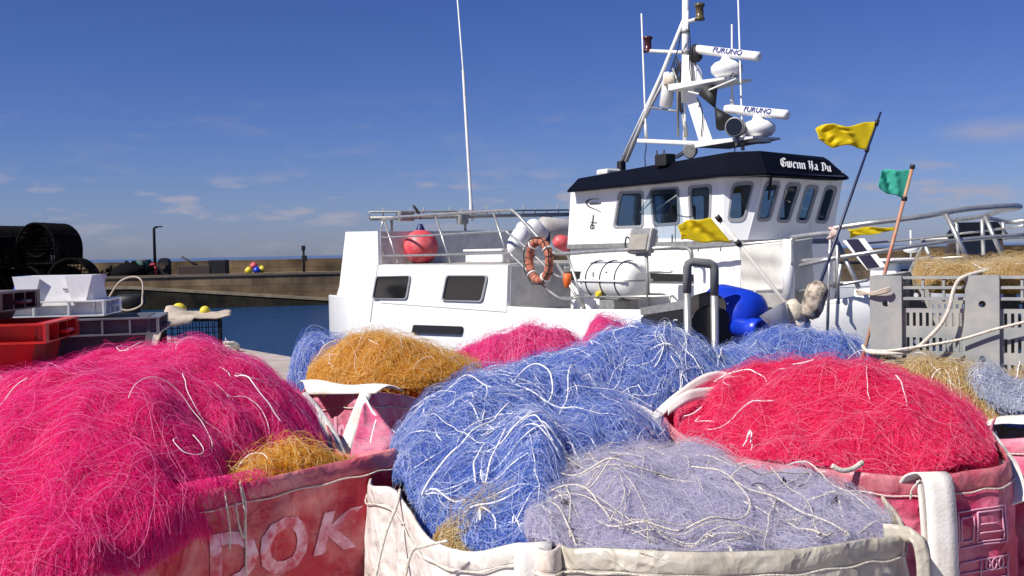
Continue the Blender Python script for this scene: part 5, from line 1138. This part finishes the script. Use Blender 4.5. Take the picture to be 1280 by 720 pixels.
# ---- lilac grey net in the beige bag (front)
rimC = [P3(q) for q in ((703, 684, 2.9), (760, 687, 2.8), (880, 692, 2.74), (1000, 688, 2.78), (1080, 676, 2.88), (1128, 667, 3.02), (1110, 630, 3.4), (1060, 590, 3.85), (950, 565, 4.1), (830, 565, 4.05), (750, 610, 3.6), (706, 655, 3.2))]
bC, posC, RC = bag('big_bag', 'beige big bag holding the lilac grey net at the front', rimC, M['bag_beige'], .95, 1.05, .012, seed=4)
cC = P(885, 620, 3.4); loopC = [p + (Vector((cC.x, cC.y, p.z)) - p) * .055 + Vector((0, 0, -.03)) for p in rimC]
loopC[0] = P(655, 682, 2.97); loopC[10] = P(745, 596, 3.75); loopC[11] = P(660, 650, 3.2); loopC[9] = P(830, 560, 4.05)
_, hC = net('lilac grey net in the beige bag with tarred scraps and white ropes', 'lilac', cC, loopC, P(885, 548, 3.6).z, 51, 70000, .00045, .019, 11, .009, .17, .022, 1.0, (46, 30, .036, .10, .015, .0025), skirt=.1, cordmat='rope', top=556)
o = bpy.data.objects['fishing_net'] if False else _
cords('tarred_cord', hC, 9, 10, .02, .35, .01, .0026, M['dkrope'], o, 77)
mb = MB(); rng = np.random.default_rng(5)
for k in range(60):
    a = rng.uniform(0, 6.28); q = math.sqrt(rng.random()) * .9; R, _z = hC.rim(np.array([a])); x = hC.c[0] + math.cos(a) * R[0] * q; y = hC.c[1] + math.sin(a) * R[0] * q; z = float(hC.zz(np.array([x]), np.array([y]))[0]); s = rng.uniform(.005, .016)
    mb.add([Vector((x, y, z)) + Vector(rng.normal(0, s, 3)) for _q in range(5)], [(0, 1, 2), (0, 2, 3), (1, 3, 4), (0, 4, 2)])
tag(mb.build('seaweed_scrap', M['dkrope'], o, fix=False), kind='stuff')
strap('lifting_strap', [P(1105, 664, 3.02), P(1126, 666, 2.98), P(1142, 671, 2.94), P(1152, 686, 2.92), P(1156, 730, 2.9), P(1158, 800, 2.9)], .042, lambda s: Vector((0, .3, 1)) if s < .4 else Vector((1, .2, .1)), M['bag_beige'], bC)
mb = MB(); mb.tube(spline([P(862, 640, 3.1), P(890, 660, 2.95), P(915, 690, 2.78), P(922, 730, 2.74), P(920, 800, 2.73)], 8), .005, 5); mb.tube(spline([P(905, 640, 3.1), P(925, 680, 2.85), P(932, 730, 2.735), P(934, 800, 2.73)], 8), .004, 5); mb.tube(spline([P(800, 690, 2.76), P(830, 700, 2.745), P(850, 706, 2.74), P(900, 704, 2.735)], 8), .003, 5); mb.build('hanging_cord', M['rope'], bC)
# dark brown lump of weed between the two front bags
mb = MB(); rng = np.random.default_rng(8); cw_ = P(708, 690, 2.95)
for k in range(40): mb.tube(spline([cw_ + Vector(rng.normal(0, 1, 3)) * .018 + Vector((0, .02, -.03)) for _q in range(4)], 3), .004, 4)
tag(mb.build('seaweed_clump', mat('brown_weed', (.10, .055, .025), .8, var=.6, vscale=40)), 'dark brown clump of weed wedged between the cream and the beige bag', 'seaweed')

# ---- red net in the wine red bag (right)
rimD = [P3(q) for q in ((985, 583, 3.65), (1060, 590, 3.55), (1150, 598, 3.48), (1210, 590, 3.5), (1256, 580, 3.6), (1245, 552, 4.05), (1212, 518, 4.6), (1110, 482, 4.95), (980, 468, 5.1), (880, 478, 4.95), (830, 515, 4.6), (880, 560, 4.1))]
bD, posD, RD = bag('big_bag', 'wine red big bag with white strap and pale pictograms, holding the red net', rimD, M['bag_wine'], .96, 1.05, .018, hemmat=M['hem_pink'], seed=5)
cD = P(1030, 530, 4.5); loopD = [p + (Vector((cD.x, cD.y, p.z)) - p) * .055 + Vector((0, 0, -.02)) for p in rimD]
_, hD = net('vivid red net heaped in the wine red bag, on the right', 'red', cD, loopD, P(1020, 450, 4.7).z, 61, 80000, .00055, .024, 11, .009, .13, .025, .85, (26, 16, .03, .30, .02, .0024), skirt=.1, top=448)
strap('lifting_strap', [P(1140, 606, 3.5), P(1150, 594, 3.47), P(1166, 592, 3.45), P(1174, 610, 3.42), P(1178, 660, 3.4), P(1180, 740, 3.38), P(1180, 820, 3.36)], .095, (1, .05, 0), M['webbing'], bD)
strap('lifting_strap', [P(1154, 600, 3.46), P(1158, 640, 3.44), P(1163, 720, 3.4), P(1165, 800, 3.38)], .05, (1, .4, 0), M['webbing'], bD)
strap('lifting_strap', [P(816, 524, 4.55), P(845, 498, 4.5), P(880, 475, 4.55), P(906, 472, 4.6), P(917, 482, 4.55), P(900, 490, 4.5), P(862, 495, 4.42), P(835, 512, 4.4)], .05, (.1, .3, 1), M['webbing'], bD)
strap('lifting_strap', [P(1212, 528, 4.6), P(1228, 548, 4.3), P(1245, 572, 4.0), P(1256, 590, 3.75), P(1268, 630, 3.6)], .10, (1, -.3, .4), M['webbing'], bD)
i0, i1 = rim_index(RD, 1054, 590), rim_index(RD, 1090, 593); bag_print('E', i1 - (i1 - i0) * 1.0, i1, .13, .27, posD, M['print_pale'], bD)
ia, ib = rim_index(RD, 1186, 594), rim_index(RD, 1250, 581); mb = MB(); gi = lambda s: ia + (ib - ia) * s
def ln(a, b, w=.0032): mb.tube([posD(gi(a[0] + (b[0] - a[0]) * q), a[1] + (b[1] - a[1]) * q, .006) for q in np.linspace(0, 1, 7)], w, 4)
def rc_(x0, y0, x1, y1, w=.0032): ln((x0, y0), (x1, y0), w); ln((x1, y0), (x1, y1), w); ln((x1, y1), (x0, y1), w); ln((x0, y1), (x0, y0), w)
rc_(.08, .12, .9, .24); rc_(.12, .14, .32, .22); rc_(.40, .13, .84, .23); ln((.45, .20), (.82, .20)); ln((.45, .17), (.75, .17)); rc_(.1, .29, .95, .55); rc_(.2, .36, .42, .44); rc_(.55, .36, .92, .46); ln((.1, .33), (.95, .33)); rc_(.14, .46, .30, .54); ln((.5, .29), (.5, .55)); rc_(.58, .48, .86, .53)
for cx, cy in ((.62, .31), (.72, .31), (.82, .31)): mb.tube([posD(gi(cx + .035 * math.cos(a)), cy + .018 * math.sin(a), .006) for a in np.linspace(0, 6.28, 12)], .003, 4)
mb.build('pictogram', M['print_pink'], bD, fix=False)
mb = MB(); mb.tube(spline([P(1040, 582, 3.5), P(1052, 588, 3.5), P(1066, 586, 3.52), P(1078, 578, 3.55)], 6), .009, 6); mb.tube(spline([P(1150, 600, 3.45), P(1140, 612, 3.44), P(1138, 624, 3.44)], 6), .003, 5); mb.build('knot', M['rope'], bD)

# ---- far right bag with gold and blue nets
rimE = [P3(q) for q in ((1240, 546, 4.45), (1300, 548, 4.2), (1400, 552, 3.95), (1480, 530, 4.3), (1440, 500, 5.2), (1330, 490, 5.4), (1262, 505, 5.1))]
bE, posE, RE = bag('big_bag', 'pale pink big bag at the right edge of the picture beside the red net', rimE, M['bag_pink'], .97, 1.05, .014, seed=6)
cE = P(1350, 530, 4.7); net('dark blue net in the pale pink bag at the right edge', 'blue', cE, [p + Vector((0, 0, -.03)) for p in rimE], P(1350, 505, 4.7).z, 71, 14000, .0006, .024, 10, .011, .2, .02, .9, skirt=.1, top=519)
def brd(s, t): p = P(1222, 528, 4.9).lerp(P(1330, 508, 4.6), s); q = P(1228, 534, 4.75).lerp(P(1330, 524, 4.45), s); return p.lerp(q, t) + Vector((0, 0, .008 * math.sin(s * 7)))
cloth('white_flap', brd, 16, 6, M['webbing'], bE)
cK = P(1170, 490, 5.1); net('olive gold net behind the red heap, in front of the grey plastic bin', 'gold', cK, ell(cK, .46, .24, P(1180, 512, 5.1).z - .06, R_(-28)), P(1160, 447, 5.1).z, 81, 22000, .0007, .022, 10, .011, .2, .03, .8, (18, 16, .028, .25, .02, .0024), base=.01, top=450)
netmats('pale', (.22, .27, .40), [(.30, .36, .52), (.42, .48, .64), (.58, .62, .74), (.74, .76, .82)])
cL = P(1225, 486, 4.95); net('pale grey blue net lying across the olive gold one before the bin', 'pale', cL, ell(cL, .36, .09, cL.z - .05, R_(-42)), P(1235, 466, 4.95).z, 82, 8000, .0007, .024, 10, .012, .14, .02, .8, (14, 16, .028, .25, .02, .0024), skirt=.1, top=464, rmax=1.03)
cL2 = P(1272, 486, 5.0); net('golden tuft of net at the right edge of the picture, below the bin', 'gold', cL2, ell(cL2, .2, .14, cL2.z - .06, R_(-28)), cL2.z, 83, 6000, .0007, .022, 10, .012, .2, .02, .8, (3, 12, .028, .25, .02, .0024), base=.01, top=466)

# ---- nets heaped further back
cG = P(775, 452, 6.5); net('second blue net, rising high behind the front blue one', 'blue', cG, ell(cG, .82, .62, P(775, 480, 6.2).z - .12, 0), P(790, 404, 6.5).z, 91, 48000, .0008, .028, 10, .012, .14, .04, .7, (80, 22, .036, .20, .02, .0031), base=.01, top=405)
cI = P(1005, 440, 8.0); net('blue net furthest right, just below the bow of the boat', 'blue', cI, ell(cI, .56, .45, cI.z - .18, 0), P(1010, 406, 8.0).z, 92, 20000, .0009, .028, 9, .012, .16, .035, .7, (8, 14, .035, .22, .02, .004), base=.01, top=408)
cI2 = P(930, 452, 7.2); net('low blue net between the high blue heap and the red one', 'blue', cI2, ell(cI2, .35, .4, cI2.z - .15, 0), P(930, 428, 7.2).z, 95, 13000, .0009, .028, 9, .012, .16, .03, .7, (4, 14, .035, .22, .02, .004), base=.01, top=430)
cJ = P(424, 450, 6.9); net('small blue net furthest left, behind the orange one', 'blue', cJ, ell(cJ, .33, .3, P(400, 465, 7.4).z - .1, 0), P(430, 417, 7.4).z, 93, 15000, .0009, .028, 9, .013, .16, .03, .6, (9, 12, .03, .25, .02, .004), base=.01, top=418)
cH = P(672, 430, 7.9); net('bright pink net below the white hull, behind the orange and blue heaps', 'pink', cH, ell(cH, .78, .4, cH.z - .26, 0), P(640, 404, 7.9).z, 94, 18000, .0009, .028, 9, .013, .16, .035, .7, base=.01, top=405)
cH2 = P(765, 420, 7.6); net('smaller pink net peeping over the high blue heap', 'pink', cH2, ell(cH2, .22, .25, cH2.z - .2, 0), P(768, 394, 7.6).z, 96, 9000, .0009, .028, 9, .013, .18, .02, .7, base=.01, top=396)

# ---- grey pallet bins (right)
bA0, bA1 = P(1087, 345, 5.6), P(1280, 345.5, 5.25)
dirx = Vector((bA1.x - bA0.x, bA1.y - bA0.y, 0)).normalized(); diry = Vector((-dirx.y, dirx.x, 0)); rzb = math.atan2(dirx.y, dirx.x)
if diry.y < 0: diry = -diry
BWd, BDp, BH = 1.06, .95, .74
ztopb = bA0.z
def pallet_bin(z0, label):
    t = empty('pallet_bin', (bA0.x, bA0.y, z0), rzb, label, 'plastic bin', 'stacked grey pallet bins')
    H = BH
    def face(W, y_of, nm, posts):
        pw = .155
        xs = [0, W * .5 - pw * .5, W - pw] if posts == 3 else [0, W - pw]
        for i, x in enumerate(xs):
            fr = MB(); hs = []
            for zz_ in (.60, .33): c = (x + pw * .5, zz_); hs.append([Vector(y_of(c[0] + .017 * math.cos(a), c[1] + .017 * math.sin(a))) for a in np.linspace(0, 2 * math.pi, 12, endpoint=False)])
            fr.plate([[Vector(y_of(*q)) for q in ((x, 0.1), (x + pw, .1), (x + pw, H), (x, H))]] + hs, Vector(y_of(0, 0, 1)) * .05); fr.build('corner_post' if x in (xs[0], xs[-1]) else 'middle_post', M['bin'], t)
        inner = Vector(y_of(0, 0, 1))
        sl = MB(); pn = MB()
        for a, b in zip(xs[:-1], xs[1:]):
            x0, x1 = a + pw, b
            for zz_ in (H - .01, H - .06, H - .115): sl.hexa([Vector(y_of(x0 - .004, zz_ - .007)) + inner * .012, Vector(y_of(x1 + .004, zz_ - .007)) + inner * .012, Vector(y_of(x1 + .004, zz_ + .007)) + inner * .012, Vector(y_of(x0 - .004, zz_ + .007)) + inner * .012], [Vector(y_of(x0 - .004, zz_ - .007)) + inner * .05, Vector(y_of(x1 + .004, zz_ - .007)) + inner * .05, Vector(y_of(x1 + .004, zz_ + .007)) + inner * .05, Vector(y_of(x0 - .004, zz_ + .007)) + inner * .05])
            for q in (.33, .66):
                x = x0 + (x1 - x0) * q; sl.hexa([Vector(y_of(x - .006, H - .13)) + inner * .018, Vector(y_of(x + .006, H - .13)) + inner * .018, Vector(y_of(x + .006, H - .004)) + inner * .018, Vector(y_of(x - .006, H - .004)) + inner * .018], [Vector(y_of(x - .006, H - .13)) + inner * .045, Vector(y_of(x + .006, H - .13)) + inner * .045, Vector(y_of(x + .006, H - .004)) + inner * .045, Vector(y_of(x - .006, H - .004)) + inner * .045])
            ztp = H - .165; holes = []; nc = 9
            for r in range(4):
                for c in range(nc):
                    xc = x0 + (x1 - x0) * (c + .8) / (nc + .6); zc = ztp - .055 - r * .125; w, h = .0075, .034
                    if zc - h > .14: holes.append([Vector(y_of(*q)) + inner * .03 for q in ((xc - w, zc - h), (xc + w, zc - h), (xc + w, zc + h), (xc - w, zc + h))])
            pn.plate([[Vector(y_of(*q)) + inner * .03 for q in ((x0 - .003, .12), (x1 + .003, .12), (x1 + .003, ztp), (x0 - .003, ztp))]] + holes, inner * .02)
        sl.build('vent_bar', M['bin'], t); pn.build('slotted_panel', M['bin'], t)
    def yof(x0, ax, nrm): return lambda x, z, n=0: (nrm if n else (x0 + ax * x + Vector((0, 0, z))))
    X, Y = Vector((1, 0, 0)), Vector((0, 1, 0)); e = .052
    face(BWd, yof(Vector((0, 0, 0)), X, Y), 'front', 3); face(BWd, yof(Vector((0, BDp, 0)), X, -Y), 'back', 3)
    face(BDp - 2 * e, yof(Vector((0, e, 0)), Y, X), 'side', 2); face(BDp - 2 * e, yof(Vector((BWd, e, 0)), Y, -X), 'side', 2)
    MB().box((BWd / 2, BDp / 2, .12), (BWd - .12, BDp - .12, .03)).build('floor_panel', M['bin'], t)
    ft = MB()
    for x in (.1, BWd / 2, BWd - .1): ft.box((x, BDp / 2, .05), (.12, BDp - .004, .098), None, .01)
    ft.build('runner', M['bin'], t); return t
pallet_bin(ztopb - BH, 'grey plastic pallet bin with slotted sides, the upper one, filled with gold net')
lowb = pallet_bin(ztopb - 2 * BH - .004, 'grey plastic pallet bin underneath the gold-filled one, standing on the quay')
cM = bA0 + dirx * .70 + diry * .45; cM.z = ztopb
loopM = [bA0 + dirx * a + diry * b + Vector((0, 0, .005)) for a, b in ((.24, .14), (.45, .10), (.75, .10), (.96, .10), (.97, .5), (.96, .85), (.7, .85), (.35, .84), (.2, .6))]
net('gold net rounded high above the rim of the grey bin', 'gold', cM, loopM, P(1240, 312, 5.6).z, 97, 46000, .00055, .022, 10, .012, .18, .02, .8, (12, 14, .03, .25, .02, .003), skirt=.1, top=321, rmax=1.03)
# ropes over the bin
mb = MB(); 
def onbin(x, y, out=.02):    # point just in front of the bin face
    d = ray(x, y); n = -diry; o = CAMP; t_ = ((bA0 - o).dot(n)) / d.dot(n); return o + d * t_ + n * out
mb.tube(spline([onbin(1290, 338, -.25), onbin(1240, 338, -.15), onbin(1205, 346, .01), onbin(1194, 360, .03), onbin(1188, 385, .05), onbin(1178, 405, .06), onbin(1162, 422, .06), onbin(1150, 432, .05), onbin(1130, 440, .04), onbin(1090, 440, .03), onbin(1078, 432, .0)], 8), .010, 8)
tag(mb.build('rope', M['rope']), 'thick pale rope hanging from the gold net down the front of the bin', 'rope', 'ropes on the bin')
mb = MB(); mb.tube(spline([onbin(1082, 437, .02), onbin(1110, 438, .03), onbin(1150, 432, .075), onbin(1200, 424, .04), onbin(1245, 411, .03), onbin(1290, 400, .03)], 8), .007, 8)
tag(mb.build('rope', M['rope']), 'thinner pale rope stretched across the slotted face of the bin', 'rope', 'ropes on the bin')
mb = MB()
for k in range(3): mb.tube(spline([onbin(1114, 359 + k, .03), onbin(1108, 361 + k * 2, .035), onbin(1090, 366 + k, .02), onbin(1075, 368 - k * 2, .0), onbin(1066, 365, -.1)], 6), .007, 6)
tag(mb.build('rope', M['burlap']), 'frayed rope end knotted through the upper hole of the bin corner', 'rope', 'ropes on the bin')

# ---- tubular frame and blue drum on the quay edge
d0 = 9.6; f = lambda x, y, d=d0: P(x, y, d)
t = empty('handrail_frame', (f(876, 500).x, d0, 0.0), 0, 'upright grey tube frame with padded top, left of the blue drum', 'handrail'); o_ = Vector((f(876, 500).x, d0, 0.0))
L0, L1, R0_, R1_ = f(859, 366) - o_, f(859, 330) - o_, f(893, 369) - o_, f(893, 332) - o_
MB().tube([Vector((L0.x, 0, .003)), L0], .036, 10).tube([Vector((R0_.x, 0, .003)), R0_], .036, 10).build('upright', M['steel'], t)
MB().tube([L0, L1 + Vector((0, 0, -.03)), L1 + Vector((.012, 0, .0)), L1 + Vector((.04, 0, .018)), R1_ + Vector((-.04, 0, .018)), R1_ + Vector((-.012, 0, .0)), R1_ + Vector((0, 0, -.03)), R0_], .038, 12).build('pipe_foam', mat('grey_pipe_foam', (.14, .15, .16), .8, var=.2), t)
p = lambda x, y: f(x, y, d0 + .12) - o_
mb = MB(); mb.plate([rounded([p(862, 371), p(890, 363), p(908, 375), p(908, 500), p(862, 500)], .06)], (0, .04, 0)); mb.build('guard_plate', mat('brown_grey_plate', (.09, .08, .07), .6, var=.4), t)
c = p(888, 412); mb = MB(); mb.lathe(c + Vector((0, -.045, 0)), (0, 1, 0), [(0, .2), (.03, .215), (.04, .215)], 28); mb.build('wheel', M['black'], t)
# drum
d1 = 9.9; q = P(930, 395, d1); t = empty('plastic_drum', (q.x, q.y, .003), 0, 'bright blue plastic drum lying tilted beside the tube frame', 'drum'); o_ = Vector((q.x, q.y, .003))
MB().box((0, .12, (P(930, 427, d1).z - .1) / 2), (.55, .5, P(930, 427, d1).z - .1), None, .02).build('support_block', M['burlap'], t) if False else None
ax = Vector((.50, -.62, -.16)).normalized(); rr_ = .27; zc = P(930, 396, d1).z
c = Vector((-.10, .10, zc - .003)); mb = MB(); mb.lathe(c - ax * .20, ax, [(0, rr_ * .8), (.02, rr_ * .97), (.06, rr_), (.2, rr_ * 1.02), (.34, rr_ * 1.03), (.42, rr_ * .98), (.5, rr_ * .7), (.53, rr_ * .4)], 32); mb.build('body', M['plastic_b'], t)
c2 = P(936, 411, d1 - .32) - o_; ax2 = Vector((.55, -.8, -.05)).normalized(); mb = MB(); mb.lathe(c2 - ax2 * .3, ax2, [(0, .08), (.3, .085), (.34, .10), (.44, .10), (.45, .075), (.36, .07), (.33, .02)], 24); mb.build('spout', M['plastic_b'], t)
MB().tube(spline([(-.2, .1, 0), (-.2, .1, .5), (-.12, .1, zc - .2)], 5), .03, 6).tube([(.12, .1, 0), (.05, .1, zc - .22)], .03, 6).tube([(0, -.1, 0), (0, -.02, zc - .22)], .03, 6).build('stand', M['galv'], t)

# ---- dan buoys with flags
def flag_cloth(corners, m, parent, amp=.03, seed=0., pinch=1.0):
    a, b, c, d = corners     # a top hoist, b bottom hoist, c bottom fly, d top fly
    def fn(s, t):
        p = a.lerp(b, t).lerp(d.lerp(c, t), s); return p + Vector((.0, amp * s * (1 + .5 * wob(s, t * 1.4, 1, seed)) * (math.sin(s * 8 + seed + t * 2.2) + .6 * math.sin(s * 15 + t * 5 + seed * 2)), amp * .55 * s * math.sin(s * 9 + seed + t * 4)))
    return cloth('flag', fn, 40, 18, m, parent, .004)
def local(t): return lambda p: p - t.location
d2 = 8.4; t = empty('dan_buoy', (P(1010, 420, d2).x, d2, .003), 0, 'tall dark pole dan buoy with a yellow flag and an old mottled float', 'dan buoy', 'flagged dan buoys'); lo_ = local(t)
top, mid = P(1101, 140, d2), P(1026, 352, d2); bot = mid + (mid - top) * .5; zb = .01; bot = mid + (mid - top).normalized() * ((mid.z - zb) / -((mid - top).normalized().z))
MB().tube([lo_(top), lo_(mid), lo_(bot)], [.008, .014, .016], 8).build('pole', M['bluepole'], t)
ax = (top - mid).normalized(); c = P(1018, 375, d2); ax3 = Vector((.30, 0, .95)).normalized()
mb = MB(); mb.lathe(lo_(c) - ax3 * .15, ax3, [(0, .03), (.03, .07), (.09, .085), (.2, .085), (.25, .08), (.28, .055), (.30, .02)], 20); mb.build('float', M['cork'], t)
flag_cloth([lo_(P(1096, 152, d2)), lo_(P(1083, 187, d2)), lo_(P(1024, 178, d2)), lo_(P(1021, 160, d2))], M['yellow'], t, .06, .6)
MB().tube([lo_(P(1097, 150, d2)), lo_(P(1095, 157, d2))], .016, 6).build('flag_tie', M['black'], t); MB().tube([lo_(P(1085, 184, d2)), lo_(P(1083, 190, d2))], .016, 6).build('flag_tie', M['black'], t)
d3 = 8.7; t = empty('dan_buoy', (P(1000, 410, d3).x, d3, .003), 0, 'white pole dan buoy with a drooping yellow flag and two cream floats', 'dan buoy', 'flagged dan buoys'); lo_ = local(t)
a, b = P(892, 265, d3), P(986, 384, d3); dr = (b - a).normalized(); bb = b + dr * 0.35; gd = bb.copy(); gd = Vector((bb.x + .22, bb.y, .01))
MB().tube([lo_(a), lo_(b), lo_(bb)], .016, 8).tube([lo_(bb), lo_(bb) + (lo_(gd) - lo_(bb)) * 1.0], .016, 8).build('pole', M['whitepole'], t)
MB().lathe(lo_(P(982, 379, d3)), dr, [(0, .05), (.02, .085), (.16, .09), (.18, .06)], 18).build('float', M['cream'], t)
MB().lathe(lo_(P(992, 396, d3)), dr, [(0, .05), (.02, .085), (.11, .085), (.14, .05)], 9).build('float', M['cork'] if False else M['cream'], t)
MB().lathe(lo_(P(966, 386, d3 - .05)), Vector((.45, -.2, -.85)), [(0, .12), (.16, .07), (.165, .06), (.01, .11)], 12, caps=False).build('clear_cone', mat('cloudy_plastic', (.75, .75, .77), .25, trans=.5), t)
flag_cloth([lo_(P(888, 272, d3)), lo_(P(914, 303, d3)), lo_(P(851, 301, d3)), lo_(P(847, 279, d3))], M['yellow'], t, .03, 2.2)
for s in (.04, .30): p0 = a.lerp(b, s); MB().tube([lo_(p0), lo_(p0 + dr * .05)], .022, 8).build('flag_tie', M['black'], t)
d4 = 7.6; t = empty('dan_buoy', (P(1100, 400, d4).x, d4, .003), 0, 'faded red pole dan buoy with a green flag above a yellow pennant, behind the bin', 'dan buoy', 'flagged dan buoys'); lo_ = local(t)
a, b = P(1141, 207, d4), P(1105, 345, d4); dr = (b - a).normalized(); g = a + dr * ((a.z - .01) / -dr.z)
MB().tube([lo_(a), lo_(b), lo_(g)], .013, 8).build('pole', M['redpole'], t)
flag_cloth([lo_(P(1139, 212, d4)), lo_(P(1131, 249, d4)), lo_(P(1097, 236, d4)), lo_(P(1101, 213, d4))], M['green'], t, .02, 1.1)
flag_cloth([lo_(P(1119, 284, d4)), lo_(P(1118, 288, d4)), lo_(P(1064, 297, d4)), lo_(P(1058, 285, d4))], M['yellow'], t, .02, 3.0)
MB().tube([lo_(P(1141, 206, d4)), lo_(P(1140, 211, d4))], .018, 8).build('flag_tie', M['black'], t); MB().tube([lo_(P(1131, 246, d4)), lo_(P(1130, 251, d4))], .02, 8).build('flag_tie', M['black'], t)
